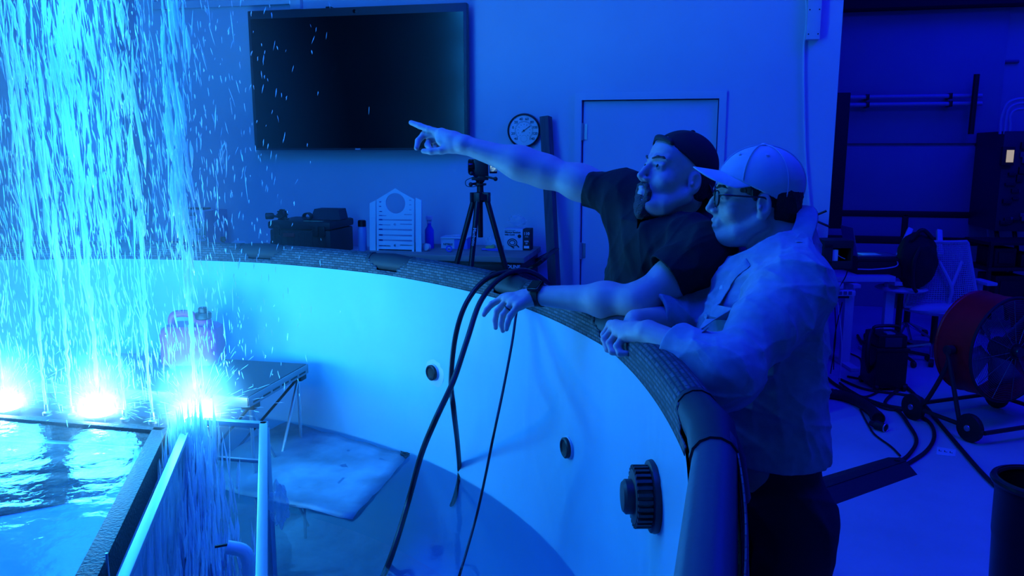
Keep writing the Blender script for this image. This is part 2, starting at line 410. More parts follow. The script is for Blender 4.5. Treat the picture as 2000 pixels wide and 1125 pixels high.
# ------------------------------------------------------------------ pool water
WZ = .47
def water_mat(name, tint, bump, bscale, rgh=.06):
    m = bpy.data.materials.new(name); m.use_nodes = True; nt = m.node_tree; N = nt.nodes; L = nt.links
    N.remove(N['Principled BSDF']); out = N['Material Output']
    tr = N.new('ShaderNodeBsdfTransparent'); tr.inputs['Color'].default_value = (*tint, 1)
    gl = N.new('ShaderNodeBsdfGlossy'); gl.inputs['Roughness'].default_value = rgh; gl.inputs['Color'].default_value = (1, 1, 1, 1)
    fr = N.new('ShaderNodeFresnel'); fr.inputs['IOR'].default_value = 1.33
    mx = N.new('ShaderNodeMixShader'); L.new(fr.outputs[0], mx.inputs[0]); L.new(tr.outputs[0], mx.inputs[1]); L.new(gl.outputs[0], mx.inputs[2]); L.new(mx.outputs[0], out.inputs['Surface'])
    tc = N.new('ShaderNodeTexCoord'); n1 = N.new('ShaderNodeTexNoise'); n1.inputs['Scale'].default_value = bscale; n1.inputs['Detail'].default_value = 5
    L.new(tc.outputs['Object'], n1.inputs['Vector']); bp = N.new('ShaderNodeBump'); bp.inputs['Strength'].default_value = bump; bp.inputs['Distance'].default_value = .02
    L.new(n1.outputs['Fac'], bp.inputs['Height'])
    for s in (gl, fr): L.new(bp.outputs['Normal'], s.inputs['Normal'])
    return m
w = MB(); ring = [[pol(r, 2*pi*k/96, WZ+.002*sin(k*1.3+r*9)) for r in (.02, .5, 1.0, 1.5, 2.0, PR-.012)] for k in range(96)]
w.grid(ring, closed_u=True); tag(face_up(w.build('pool_water', water_mat('pool_water', (.90, .96, .99), .12, 9), origin=PC+V(0,0,WZ))), 'shallow clear water lying in the bottom of the round pool', 'water')
# ------------------------------------------------------------------ fountain: basin, tank, nozzle bar, lamps
TZ = .80
# clear tank with metal rails
q = [V(-1.619, 2.326, TZ), V(-1.35, 2.332, TZ), V(-.61, .99, TZ), V(-.955, .99, TZ)]
tank = thing('open_tank', 'open clear tank with bright metal top rails catching the falling water', 'tank', (-1.1, 1.6, 0))
railmat = mat('brushed_rail', (.42, .48, .54), .4, metal=.6)
def hbar(a, b, w, h, name, m, par, z0=0):
    a, b = V(*a), V(*b); d = unit(b-a); s_ = unit(np.cross(RZ, d))
    t = MB(); t.obox((a+b)/2+RZ*z0, np.stack([d, s_, RZ], 1), V(np.linalg.norm(b-a)/2+w/2, w/2, h/2), .003); return t.build(name, m, par)
for i in range(4): hbar(q[i], q[(i+1) % 4], .026, .018, 'rail', railmat, tank)
pane = mat('acrylic_pane', (.55, .75, .85), .08, alpha=.22)
for i in range(4):
    a, b_ = q[i], q[(i+1) % 4]; t = MB(); d = unit(b_-a); s_ = unit(np.cross(RZ, d))
    t.obox((a+b_)/2-RZ*.36, np.stack([d, s_, RZ], 1), V(np.linalg.norm(b_-a)/2-.02, .004, .34)); t.build('pane', pane, tank)
for i in range(4):
    t = MB(); t.box(q[i]+V(-.014, -.014, -.72), q[i]+V(.014, .014, -.012), .002); t.build('corner_post', railmat, tank)
t = MB(); cen = sum(q)/4; t.prism([p*V(1,1,0)+RZ*.08 for p in q], RZ*.02); t.build('base_panel', mat('tank_base', (.20, .28, .36), .5), tank)
# second, lower rail seen through the pane
hbar(q[1]-RZ*.11, q[2]-RZ*.11, .012, .012, 'rail', railmat, tank); hbar(q[0]-RZ*.13, q[1]-RZ*.13, .012, .012, 'rail', railmat, tank)
# white pipe elbow in the tank
pe = thing('pipe_elbow', 'white plastic pipe elbow standing in the open tank with thin hose', 'pipe', az(482, 1115, .55)*V(1,1,0)+RZ*.1)
pc = az(485, 1095, .60)
t = MB(); t.tube(curve_pts([pc*V(1,1,0)+RZ*.1, pc-RZ*.06, pc+V(-.0, 0, .0), pc+V(-.012, -.004, .03), pc+V(-.05, -.02, .045)], 5), .019, 12); t.tube([pc-RZ*.10, pc-RZ*.07], .024, 12); t.build('elbow', white_plastic, pe)
t = MB(); t.tube(curve_pts([pc+V(.01, 0, -.02), pc+V(-.01,.01,.02), pc+V(-.06,.02,.03), pc+V(-.1,.0,.03)], 6), .004, 6); t.build('hose', black_rubber, pe)

# basin with dark rubber edge
BZ = .775
bq = [V(-3.55, 2.27, 0), V(-1.70, 2.27, 0), V(-1.035, .95, 0), V(-3.2, .62, 0)]
basin = thing('fountain_basin', 'wide pale shallow basin of rippling water in front of the fountain lights', 'basin', (-2.3, 1.5, 0))
bmat = mat('basin_white', (.50, .80, .86), .45, var=.08, vscale=4)
t = MB(); t.prism([p+RZ*.06 for p in bq], RZ*.655); t.build('tub', bmat, basin, smooth=False)
rub = mat('rubber_edge', (.012, .014, .02), .55, bump=.5, bscale=120)
for i in range(4):
    a, b_ = bq[i]+RZ*.74, bq[(i+1) % 4]+RZ*.74; hbar(a, b_, .05 if i == 1 else .03, .085, 'rubber_edge', rub, basin)
# corrugation of the edge beside the tank
d = unit(bq[2]-bq[1]); sd = unit(np.cross(d, RZ))
mp_ = [az(*p, .73) for p in ((-60, 858), (262, 872), (255, 915), (205, 955), (110, 978), (-60, 1010))]
t = MB(); t.prism([V(p[0], p[1], .7155) for p in mp_], RZ*.012); t.build('dark_patch', mat('dark_patch', (.035, .05, .065), .6, bump=.6, bscale=30), basin, smooth=False)  # thin dark slab under the water, a dark patch at the basin's back
# rippling water surface
g = []
for i in range(110):
    row = []
    for j in range(90):
        s_, t_ = i/109, j/89; p = (bq[0]*(1-s_)+bq[1]*s_)*(1-t_) + (bq[3]*(1-s_)+bq[2]*s_)*t_
        x, y = p[0], p[1]
        h = .0008*sin(34*y+6*sin(5*x)) + (.0006)*sin(23*x-41*y+3*sin(9*y)) + (.0004)*sin(61*y+37*x)
        row.append(V(x, y, BZ+h))
    g.append(row)
t = MB(); t.grid(g); tag(face_up(t.build('basin_water', water_mat('basin_water', (.92, .98, .99), .16, 26, .10))), 'rippled water surface filling the pale basin', 'water')
t = MB(); pp = az(212, 1125, BZ); t.cyl(V(pp[0], pp[1], .715), V(pp[0], pp[1], .83), .003, n=8); tag(t.build('gauge_rod', alu), 'thin upright metal rod standing in the basin near the picture\'s lower left', 'rod')

# nozzle bar and lamps
JX = [az(px, 800, TZ)[0] for px in (70, 130, 250, 313)]; 
bar = thing('nozzle_bar', 'dark bar of fountain nozzles along the back of the basin', 'nozzle bar', (-2.1, 2.36, .06))
t = MB(); t.box(V(-3.05, 2.33, .70), V(-1.60, 2.42, .765), .008); t.build('bar', dark_metal, bar)
for x in (-2.8, -2.2, -1.68):
    t = MB(); t.cyl(V(x, 2.37, .06), V(x, 2.37, .70), .02, n=10); t.build('support', dark_metal, bar)
jets = [(x, 2.36) for x in JX + [-2.51, -2.64, -2.78, -2.92]]
for x, y in jets + list(zip(LAMP_X, LAMP_Y)):
    t = MB(); t.lathe(V(x, y+.0, .765), [(.016, 0), (.016, .01), (.009, .014), (.007, .04), (.004, .04)], 12); t.build('nozzle', alu, bar)
lens = mat('lamp_lens', (.8, .95, 1), .3, emit=(.5, .9, 1.0), estr=90)
for k, nm in enumerate(('rightmost', 'middle', 'leftmost')):
    lo = thing('fountain_light', f'{nm} glaring round fountain light on the nozzle bar', 'light', (LAMP_X[k], LAMP_Y[k], .765), 'fountain lights')
    t = MB(); t.lathe(V(LAMP_X[k], LAMP_Y[k]-.004, .765), [(.05, 0), (.052, .012), (.05, .022), (.044, .022)], 28); t.build('housing', dark_metal, lo)
    t = MB(); t.lathe(V(LAMP_X[k], LAMP_Y[k]-.004, .785), [(.044, 0), (.043, .008), (.034, .022), (.018, .029), (0, .031)], 28); t.build('lens', lens, lo)

# ------------------------------------------------------------------ water jets, spray
wm = bpy.data.materials.new('lit_water'); wm.use_nodes = True; nt = wm.node_tree; N = nt.nodes; L = nt.links
N.remove(N['Principled BSDF']); out = N['Material Output']
tl = N.new('ShaderNodeBsdfTranslucent'); df = N.new('ShaderNodeBsdfDiffuse'); gl = N.new('ShaderNodeBsdfGlossy'); tp = N.new('ShaderNodeBsdfTransparent')
for n_, c in ((tl, (.95, .99, 1)), (df, (.95, .99, 1)), (gl, (1, 1, 1)), (tp, (.93, .98, 1))): n_.inputs['Color'].default_value = (*c, 1)
gl.inputs['Roughness'].default_value = .25
m1 = N.new('ShaderNodeMixShader'); m1.inputs[0].default_value = .5; L.new(tl.outputs[0], m1.inputs[1]); L.new(df.outputs[0], m1.inputs[2])
m2 = N.new('ShaderNodeMixShader'); m2.inputs[0].default_value = .15; L.new(m1.outputs[0], m2.inputs[1]); L.new(gl.outputs[0], m2.inputs[2])
m3 = N.new('ShaderNodeMixShader'); m3.inputs[0].default_value = .28; L.new(m2.outputs[0], m3.inputs[1]); L.new(tp.outputs[0], m3.inputs[2]); L.new(m3.outputs[0], out.inputs['Surface'])
def drops(mb, c, d, ln, r, n=5):
    # ragged spindle of water, axis d
    d = unit(d); a = V(1,0,0) if abs(d[0]) < .8 else V(0,1,0); u = unit(np.cross(a, d)); v = np.cross(d, u)
    prof = ((-.5, .25), (-.2, .8), (.12, 1.0), (.36, .55))
    vs = []; ph = rng.uniform(0, 6)
    for t, k in prof:
        k *= rng.uniform(.75, 1.25); off = (u*rng.normal(0, .25)+v*rng.normal(0, .25))*r
        for i in range(n): an = ph+2*pi*i/n; vs.append(c+d*ln*t+off+r*k*(cos(an)*u+sin(an)*v))
    vs += [c-d*ln*.62, c+d*ln*.5]
    fs = [(i*n+k, i*n+(k+1) % n, (i+1)*n+(k+1) % n, (i+1)*n+k) for i in range(3) for k in range(n)]
    fs += [(4*n, (k+1) % n, k) for k in range(n)] + [(4*n+1, 3*n+k, 3*n+(k+1) % n) for k in range(n)]
    mb.add(vs, fs)
allj = sorted(jets + list(zip(LAMP_X, LAMP_Y)), key=lambda p: -p[0])
ordn = ('first', 'second', 'third', 'fourth', 'fifth', 'sixth', 'seventh', 'eighth', 'ninth', 'tenth', 'eleventh')
for k, (x, y) in enumerate(allj):
    main = any(abs(x-lx) < .01 for lx in LAMP_X)
    mb = MB(); zs = np.linspace(.80, 1.32, 22); ph = rng.uniform(0, 6)
    r0 = .0055 if main else .0042
    pts = [V(x+.004*sin(ph+z*9)+.010*(z-.8)*rng.normal(), y+.006*(z-.8)*rng.normal(), z) for z in zs]
    col_ = MB(); col_.tube(pts, [(r0*(1+.9*(z-.8))*rng.uniform(.75, 1.3)) for z in zs], 7)
    z = 1.22
    while z < 3.1:
        q_ = (z-1.2)/1.9; n_ = 2 if main else 1
        for _ in range(n_ + (rng.random() < .7)):
            ln = rng.uniform(.06, .26); r = rng.uniform(.0028, .0075)*(1+.6*q_)
            drops(mb, V(x+rng.normal(0, .008+.030*q_), y+rng.normal(0, .010+.05*q_), z+rng.uniform(0, .05)), V(rng.normal(0, .05)-.02, rng.normal(0, .05), 1), ln, r)
        z += rng.uniform(.05, .11)
    for _ in range(44 if main else 30):     # frayed clusters of the upper column
        zc = rng.uniform(1.35, 3.1); q_ = (zc-1.2)/1.9; xc = x+rng.normal(0, .012+.034*q_); yc = y+rng.normal(0, .015+.05*q_)
        for _ in range(int(rng.integers(2, 7))):
            drops(mb, V(xc+rng.normal(0, .010), yc+rng.normal(0, .010), zc+rng.normal(0, .05)), V(rng.normal(0, .07)-.03, rng.normal(0, .05), 1), rng.uniform(.03, .20), rng.uniform(.0014, .0048))
    j = col_.build('water_jet', wm, smooth=True, angle=80, origin=V(x, y, .8)); sp_ = mb.build('broken_water', wm, j, smooth=True, angle=80); sp_['kind'] = 'stuff'
    tag(j, f'{ordn[k]} upright jet of lit water from the right end of the bar' if k else 'rightmost upright jet of lit water, above the rightmost glaring light', 'water jet', 'fountain water jets')
# loose drops all through the column, falling back
mb = MB()
x0, x1 = -3.35, -1.50
for _ in range(9500):
    z = .85 + 2.2*rng.random()**.9; x = allj[int(rng.integers(len(allj)))][0] + rng.normal(0, .02+.035*(z-.8)) + .015; y = 2.36+rng.normal(0, .13)
    drops(mb, V(x, y, z), V(rng.normal(0, .1)-.05, rng.normal(0, .1), 1), rng.uniform(.008, .05)*(1 if rng.random() < .75 else 2.2), rng.uniform(.0008, .0020), 4)
for _ in range(420):      # strays thrown to the right
    z = rng.uniform(.9, 2.9); x = -1.52+abs(rng.normal(0, .16)); y = 2.36+rng.normal(0, .15)
    drops(mb, V(x, y, z), V(rng.normal(0.1, .2), rng.normal(0, .1), 1), rng.uniform(.006, .03), rng.uniform(.0008, .0019), 4)
o = tag(mb.build('water_drops', wm, smooth=False, origin=V(-2.1, 2.36, .8)), 'countless falling drops scattered all through the fountain column', 'water drops', kind='stuff')
# splash thrown out low around the lights
mb = MB()
for k in range(3):
    for _ in range(330):
        an = rng.uniform(0, 2*pi); el = rng.uniform(.05, 1.3); d = V(cos(an)*cos(el), sin(an)*cos(el), sin(el)); r = abs(rng.normal(.02, .11))+.03
        drops(mb, V(LAMP_X[k], LAMP_Y[k], .79)+d*r*V(1.2, .8, 1), d+V(0,0,-.2), rng.uniform(.010, .045), rng.uniform(.0006, .0014), 4)
tag(mb.build('splash_streaks', wm, smooth=False, origin=V(-2.0, 2.36, .8)), 'fine bright splashes thrown out around the glaring lights', 'splash', kind='stuff')
# water pouring from the right light into the clear tank
mb = MB()
for _ in range(2900):
    s_ = rng.random()**.8; z = .80-.62*s_; c = V(-1.565, 2.255, 0)*(1-s_)+V(-1.30, 1.74, 0)*s_
    u_ = rng.normal(0, .030+.05*s_)
    drops(mb, V(c[0]+u_, c[1]+rng.normal(0, .03+.09*s_), z), V(.28, -.45, -1)+rng.normal(0, .08, 3), rng.uniform(.04, .22), rng.uniform(.0012, .0062), 5)
tag(mb.build('falling_water', wm, smooth=True, angle=80, origin=V(-1.45, 2.0, .2)), 'white sheet of water pouring off the bar into the clear tank', 'falling water', kind='stuff')
# mist round each light, thickened to imitate glare bloom; thinner mist through the column
def mist(name, c, r, dens, label, power=2.0):
    m = bpy.data.materials.new(name); m.use_nodes = True; nt = m.node_tree; N = nt.nodes; L = nt.links
    N.remove(N['Principled BSDF']); vs = N.new('ShaderNodeVolumeScatter'); L.new(vs.outputs[0], N['Material Output'].inputs['Volume'])
    vs.inputs['Color'].default_value = (.85, .95, 1, 1); vs.inputs['Anisotropy'].default_value = .2
    tc = N.new('ShaderNodeTexCoord'); mp = N.new('ShaderNodeMapping'); mp.inputs['Scale'].default_value = (1/r[0], 1/r[1], 1/r[2]); L.new(tc.outputs['Object'], mp.inputs['Vector'])
    ln = N.new('ShaderNodeVectorMath'); ln.operation = 'LENGTH'; L.new(mp.outputs[0], ln.inputs[0])
    m1 = N.new('ShaderNodeMath'); m1.operation = 'SUBTRACT'; m1.inputs[0].default_value = 1; m1.use_clamp = True; L.new(ln.outputs['Value'], m1.inputs[1])
    m2 = N.new('ShaderNodeMath'); m2.operation = 'POWER'; m2.inputs[1].default_value = power; L.new(m1.outputs[0], m2.inputs[0])
    m3 = N.new('ShaderNodeMath'); m3.operation = 'MULTIPLY'; m3.inputs[1].default_value = dens; L.new(m2.outputs[0], m3.inputs[0]); L.new(m3.outputs[0], vs.inputs['Density'])
    t = MB(); t.ell(c, r, n=20, m=12); o = t.build(name, m, origin=c); tag(o, label, 'mist', kind='stuff'); return o
for k, nm in enumerate(('rightmost', 'middle', 'leftmost')):
    mist('glare_mist', V(LAMP_X[k], LAMP_Y[k], LAMP_Z+.06), (.24, .20, .22), 26.0, f'mist thickened into a glare halo around the {nm} glaring fountain light', 3.0)
mist('column_mist', V(-2.25, 2.36, 1.55), (1.25, .55, 1.6), .45, 'thin blue haze drifting through the whole fountain column', 1.0)

# ------------------------------------------------------------------ folding table in the pool with a fuel can
tb = thing('folding_table', 'low dark-topped folding table with metal edge standing in the pool', 'table', (-2.1, 2.8, 0))
TX0, TX1, TY0, TY1 = -2.55, -1.56, 2.60, 3.09
edge_alu = mat('edge_aluminium', (.28, .30, .33), .45, metal=.7)
t = MB(); t.box(V(TX0+.006, TY0+.006, .784), V(TX1-.006, TY1-.006, .80), .002); t.build('tabletop', mat('phenolic_top', (.045, .05, .06), .5, bump=.15, bscale=200), tb)
for nm, lo, hi in (('edge_rail', V(TX1-.008, TY0, .758), V(TX1, TY1, .797)), ('edge_rail', V(TX0, TY0, .758), V(TX0+.008, TY1, .797)), ('edge_rail', V(TX0, TY0, .758), V(TX1, TY0+.008, .797)), ('edge_rail', V(TX0, TY1-.008, .758), V(TX1, TY1, .797))):
    t = MB(); t.box(lo, hi, .002); t.build(nm, edge_alu, tb)
for i in range(6):
    t = MB(); y = TY0+.03+i*.075; t.box(V(TX1-.001, y, .768), V(TX1+.0012, y+.055, .775)); t.build('slot', black_plastic, tb, smooth=False)
for cx in (TX0+.05, TX1-.03):
    for cy in (TY0+.06, TY1-.04):
        t = MB(); t.box(V(cx-.03, cy-.02, .735), V(cx+.025, cy+.03, .758), .004); t.build('bracket', black_plastic, tb)
for cx in (TX0+.05, TX1-.03):
    for cy in (TY0+.06, TY1-.04):
        sg = 1 if cy < 2.8 else -1
        t = MB(); t.cyl(V(cx, cy, .745), V(cx, cy, 0), .007, n=8); t.build('leg', alu, tb)
        t = MB(); t.cyl(V(cx, cy, .745), V(cx+(.0), cy+sg*.42, .05), .006, n=8); t.build('brace', alu, tb)
        sx_ = 1 if cx < -2 else -1
        t = MB(); t.cyl(V(cx, cy, .745), V(cx+sx_*.40, cy, .30), .006, n=8); t.build('brace', dark_metal, tb)
# red can
cc = az(380, 706, .80); cc[2] = .80; can = thing('fuel_can', 'red plastic fuel can with black cap on the folding table, seen through spray', 'fuel can', cc)
redm = mat('red_plastic', (.48, .05, .20), .4)
Rc = np.stack([cR, FH, RZ], 1)
t = MB(); sec_ = []
for z, w, d_ in ((0, .118, .08), (.006, .125, .087), (.13, .125, .087), (.155, .118, .08), (.168, .10, .066)):
    row = []
    for k in range(40):
        an = 2*pi*k/40; e = .45; row.append(cc + Rc@V(w*np.sign(cos(an))*abs(cos(an))**e, d_*np.sign(sin(an))*abs(sin(an))**e, z))
    sec_.append(row)
n_ = 40; t.add([p for r in sec_ for p in r], [(i*n_+k, i*n_+(k+1) % n_, (i+1)*n_+(k+1) % n_, (i+1)*n_+k) for i in range(4) for k in range(n_)]+[list(range(n_)), [4*n_+k for k in range(n_)]])
t.build('body', redm, can)
t = MB(); t.tube([cc+Rc@V(*p) for p in curve_pts([(-.088, 0, .155), (-.085, 0, .195), (-.06, 0, .213), (0, 0, .21), (.012, 0, .175)], 5)], .016, 10); t.build('handle', redm, can)
t = MB(); t.lathe(cc+Rc@V(.052, 0, .16), [(.036, 0), (.036, .02), (.030, .03)], 24); t.build('neck', redm, can)
t = MB(); t.lathe(cc+Rc@V(.052, 0, .19), [(.030, 0), (.034, .004), (.034, .024), (.03, .03), (0, .03)], 20); t.lathe(cc+Rc@V(.052, 0, .22), [(.02, 0), (.02, .018), (.016, .022), (0, .022)], 16); t.build('cap', black_plastic, can)

# tarp corner lying in the water
tp_ = mat('tarp', (.17, .27, .35), .45, var=.5, vscale=5, bump=.3, bscale=14)
ca, cb, cc_ = az(801, 888, .478), az(560, 822, .478), az(688, 1012, .478)
g = []
for i in range(14):
    row = []
    for j in range(14):
        s_, t_ = i/13, j/13; p = ca*(1-s_)*(1-t_)+cb*s_*(1-t_)+cc_*(1-s_)*t_+(cb+cc_-ca+V(-.1, -.1, 0))*s_*t_
        w_ = .004*sin(i*1.9+j*.7)+.003*sin(j*2.3); row.append(V(p[0], p[1], .476+w_*(1 if i+j else 0)))
    g.append(row)
t = MB(); t.grid(g); tarp = t.build('tarp', tp_, solid=.002); tag(tarp, 'pale plastic tarp floating at the water line with a grommet corner', 'tarp')
t = MB(); t.lathe(ca+(cb+cc_-2*ca)*.03+RZ*.004, [(.008, 0), (.017, 0), (.018, .003), (.008, .004)], 16, cap=False); t.build('grommet', mat('black_grommet', (.01, .01, .014), .4), tarp)
t = MB(); e0 = ca+V(0,0,.004); t.prism([e0, e0+(cb-ca)*.07, e0+(cb+cc_-2*ca)*.045, e0+(cc_-ca)*.09], RZ*.002); t.build('corner_patch', mat('black_grommet', (.01, .01, .014), .4), tarp)

# crumpled clear bag against the tank
bgm = mat('clear_film', (.55, .68, .80), .2, alpha=.38)
def crumple(c, r, seed, name, m, amp=.3, n=26, par=None):
    rr = np.random.default_rng(seed); K = rr.normal(0, 1, (14, 3))*3.2; PH = rr.uniform(0, 6, 14)
    t = MB(); t.ell(V(0,0,0), 1, n=n*2, m=n); P_ = np.array(t.v); dsp = sum(abs(np.sin(P_@K[i]+PH[i])) for i in range(14))/14
    P_ = P_*(1-amp+amp*1.6*(dsp-.4))[:, None]*np.asarray(r)+np.asarray(c); t.v = [tuple(p) for p in P_]
    return t.build(name, m, par, angle=20)
o = crumple(az(545, 985, .56), (.045, .05, .11), 5, 'plastic_film', bgm, .55); tag(o, 'crumpled clear plastic film hanging beside the tank\'s right rail', 'plastic film')

# ------------------------------------------------------------------ hoses over the rim
def hang(pts, d0, d1, n=10):
    v0, v1 = pts[0][1], pts[-1][1]
    return [ad(u, v, d0+(d1-d0)*(v-v0)/(v1-v0)) for u, v in pts]
def dep(p): return float((p-C0)@cF)
e1 = dep(az(897, 935, .46)); e2 = dep(az(755, 1110, .46)); e3 = dep(az(905, 1112, .46))
hosem = mat('black_hose', (.014, .014, .018), .45)
rim3 = pol(RCR, A0+2*DA, RZc+.055)
d3 = dep(rim3)
def zfix(u, v, z): return az(u, v, z)
H1 = [ad(1062, 560, d3+.2), ad(1040, 543, d3+.1), ad(1000, 531, d3), ad(950, 545, d3-.05), ad(912, 590, d3-.1), ad(890, 655, d3-.13), ad(881, 740, d3-.14), ad(886, 800, d3-.2), ad(893, 860, (d3+e1)/2-.08), ad(897, 910, e1), az(896, 940, .44), az(880, 990, .30), az(860, 985, .05)]
H2 = [ad(1070, 552, d3+.22), ad(1045, 535, d3+.12), ad(1015, 528, d3+.02), ad(975, 545, d3-.05), ad(938, 590, d3-.12), ad(912, 665, d3-.2), ad(885, 745, d3-.27), ad(848, 825, d3-.38), ad(822, 890, (d3+e2)/2-.1), ad(800, 970, e2+.15), ad(778, 1045, e2+.05), ad(757, 1105, e2), az(735, 1150, .40), az(700, 1180, .2)]
H3 = [ad(1030, 585, d3-.05), ad(1014, 596, d3-.16), ad(1008, 615, d3-.2), ad(1000, 670, d3-.25), ad(983, 760, d3-.33), ad(964, 850, d3-.4), ad(948, 930, (d3+e3)/2-.12), ad(930, 1010, e3+.12), ad(900, 1115, e3), az(885, 1160, .38)]
for pts, r, lb in ((H1, .0088, 'thick black hose hanging straight down the liner into the water'), (H2, .0092, 'thick black hose crossing over and slanting toward the camera'), (H3, .0042, 'thin black cable hanging from the rim under the resting hand')):
    t = MB(); t.tube(curve_pts(pts, 8), r, 10); tag(t.build('hose' if r > .005 else 'cable', hosem), lb, 'hose' if r > .005 else 'cable', 'hoses over the pool rim' if r > .005 else None)
# ------------------------------------------------------------------ people: signed distance bodies -> one mesh each
import openvdb as vdb
from mathutils.bvhtree import BVHTree
class SDF:
    def __init__(s, lo, hi, h):
        s.lo = np.asarray(lo, float); s.h = h; s.n = np.ceil((np.asarray(hi)-s.lo)/h).astype(int)+1
        s.d = np.full(s.n, .06, np.float32)
    def blk(s, lo, hi, pad):
        a = np.clip(np.floor((np.asarray(lo)-pad-s.lo)/s.h).astype(int), 0, s.n-1); b = np.clip(np.ceil((np.asarray(hi)+pad-s.lo)/s.h).astype(int)+1, 1, s.n)
        sl = tuple(slice(int(i), int(j)) for i, j in zip(a, b))
        x, y, z = [((np.arange(q.start, q.stop))*s.h+s.lo[i]).astype(np.float32) for i, q in enumerate(sl)]
        return sl, x[:, None, None], y[None, :, None], z[None, None, :]
    def comb(s, sl, q, k, mode):
        d = s.d[sl]
        if d.size == 0: return
        if mode == 'u':
            t = np.clip(.5+.5*(q-d)/k, 0, 1); s.d[sl] = q*(1-t)+d*t-k*t*(1-t)
        else:
            q = -q; t = np.clip(.5-.5*(q-d)/k, 0, 1); s.d[sl] = q*(1-t)+d*t+k*t*(1-t)
    def cap(s, a, b, r0, r1=None, k=.012, mode='u', n=None, fl=1.0):
        r1 = r0 if r1 is None else r1; a = np.asarray(a, float); b = np.asarray(b, float); rm = max(r0, r1)*max(1, fl)
        sl, x, y, z = s.blk(np.minimum(a, b)-rm, np.maximum(a, b)+rm, k+.02)
        ba = b-a; L2 = ba@ba+1e-12
        px, py, pz = x-a[0], y-a[1], z-a[2]
        t = np.clip((px*ba[0]+py*ba[1]+pz*ba[2])/L2, 0, 1)
        qx, qy, qz = px-t*ba[0], py-t*ba[1], pz-t*ba[2]; l2 = qx*qx+qy*qy+qz*qz
        if n is not None:
            c = qx*n[0]+qy*n[1]+qz*n[2]; l2 = l2-c*c*(1-1/fl**2)
        s.comb(sl, np.sqrt(np.maximum(l2, 0))-(r0+(r1-r0)*t), k, mode)
    def chain(s, pts, rs, k=.012, **kw):
        for i in range(len(pts)-1): s.cap(pts[i], pts[i+1], rs[i], rs[i+1], k, **kw)
    def ell(s, c, r, R=None, k=.012, mode='u'):
        R = np.eye(3) if R is None else R; c = np.asarray(c, float); r = np.asarray(r, float); m = r.max()
        sl, x, y, z = s.blk(c-m, c+m, k+.02); px, py, pz = x-c[0], y-c[1], z-c[2]
        l = [px*R[0, i]+py*R[1, i]+pz*R[2, i] for i in range(3)]
        k0 = np.sqrt(sum((l[i]/r[i])**2 for i in range(3)))+1e-9; k1 = np.sqrt(sum((l[i]/r[i]**2)**2 for i in range(3)))+1e-9
        s.comb(sl, k0*(k0-1)/k1, k, mode)
    def half(s, p, n, lo=None, hi=None, k=.003):
        # cut away the side that n points to
        lo = s.lo if lo is None else lo; hi = s.lo+s.n*s.h if hi is None else hi
        sl, x, y, z = s.blk(lo, hi, 0); q = -((x-p[0])*n[0]+(y-p[1])*n[1]+(z-p[2])*n[2]); s.comb(sl, q, k, 's')
    def wrinkle(s, f):
        sl, x, y, z = s.blk(s.lo, s.lo+s.n*s.h, 0)
        m = np.abs(s.d) < .03; ii = np.nonzero(m); X, Y, Z = x[ii[0], 0, 0], y[0, ii[1], 0], z[0, 0, ii[2]]
        s.d[m] += f(X, Y, Z).astype(np.float32)
    def mesh(s, name, m, parent, origin=None, smooth=1):
        g = vdb.FloatGrid(.06); g.copyFromArray(np.ascontiguousarray(np.clip(s.d, -.06, .06))); g.transform = vdb.createLinearTransform(voxelSize=s.h)
        P, T, Q = g.convertToPolygons(0.0, 0.0); P = P+s.lo
        me = bpy.data.meshes.new(name); o = np.array([P[:,0].mean(), P[:,1].mean(), P[:,2].min()]) if origin is None else np.asarray(origin, float)
        F = [tuple(t)[::-1] for t in T.tolist()]+[tuple(q)[::-1] for q in Q.tolist()]
        me.from_pydata((P-o).tolist(), [], F); me.update(); me.shade_smooth(); me.materials.append(m)
        ob = link(name, me, parent, o); s.d = None
        if smooth:
            md = ob.modifiers.new('smooth', 'SMOOTH'); md.factor = .5; md.iterations = smooth
        return ob, P, F
def hits(P, F):
    t = BVHTree.FromPolygons(P.tolist(), F)
    def out(q, c, off):
        # keep a point at least off outside the garment whose inside holds c
        l, n, _, _ = t.find_nearest(Vector(q)); l = np.array(l); n = np.array(n)
        if n@(l-c) < 0: n = -n
        return l+n*off if (np.asarray(q)-l)@n < off else np.asarray(q)
    def f(u, v):
        r = unit(ray(u, v)); h = t.ray_cast(Vector(C0), Vector(r))
        if not h[0]: return None, None
        n = np.array(h[1]); return np.array(h[0]), (n if n@r < 0 else -n)
    f.out = out
    return f
def sleeves(T, items, wr, cuff=False):
    # sleeves are formed and cut on their own, then joined to the garment
    T2 = SDF(T.lo, T.lo+T.n*T.h, T.h); T2.n = T.n; T2.d = np.full(T.n, .06, np.float32)
    for a, b, r0, r1, e, d, hr in items:
        T2.cap(a, (b if e is None or cuff else e+d*.03), r0, r1, .03)
        if cuff and e is not None: T2.cap(a-RZ*.02, a*.6+b*.4-RZ*.02, .055, .045, .03); T2.cap(a, b+d*.02, r0, r1, .03)
    for w in wr: T2.wrinkle(folds(*w, 8))
    for a, b, r0, r1, e, d, hr in items:
        if e is None: continue
        if cuff: T2.cap(e-d*.032, e-d*.004, r1+.004, r1+.0055, .004)
        T2.half(e+d*.004*cuff, d, e-.11, e+.11); T2.cap(e-d*.014, e+d*.05, hr, hr+.002, .002, mode='s')
    k = .025; h = np.clip(.5+.5*(T2.d-T.d)/k, 0, 1); T.d = (T2.d*(1-h)+T.d*h-k*h*(1-h)).astype(np.float32)
class Head:
    def __init__(s, o, fwd, up):
        s.o = np.asarray(o, float); s.y = unit(fwd); s.z = unit(np.asarray(up)-s.y*(np.asarray(up)@s.y)); s.x = np.cross(s.y, s.z); s.R = np.stack([s.x, s.y, s.z], 1)
    def p(s, x, y, z): return s.o + s.R@V(x, y, z)
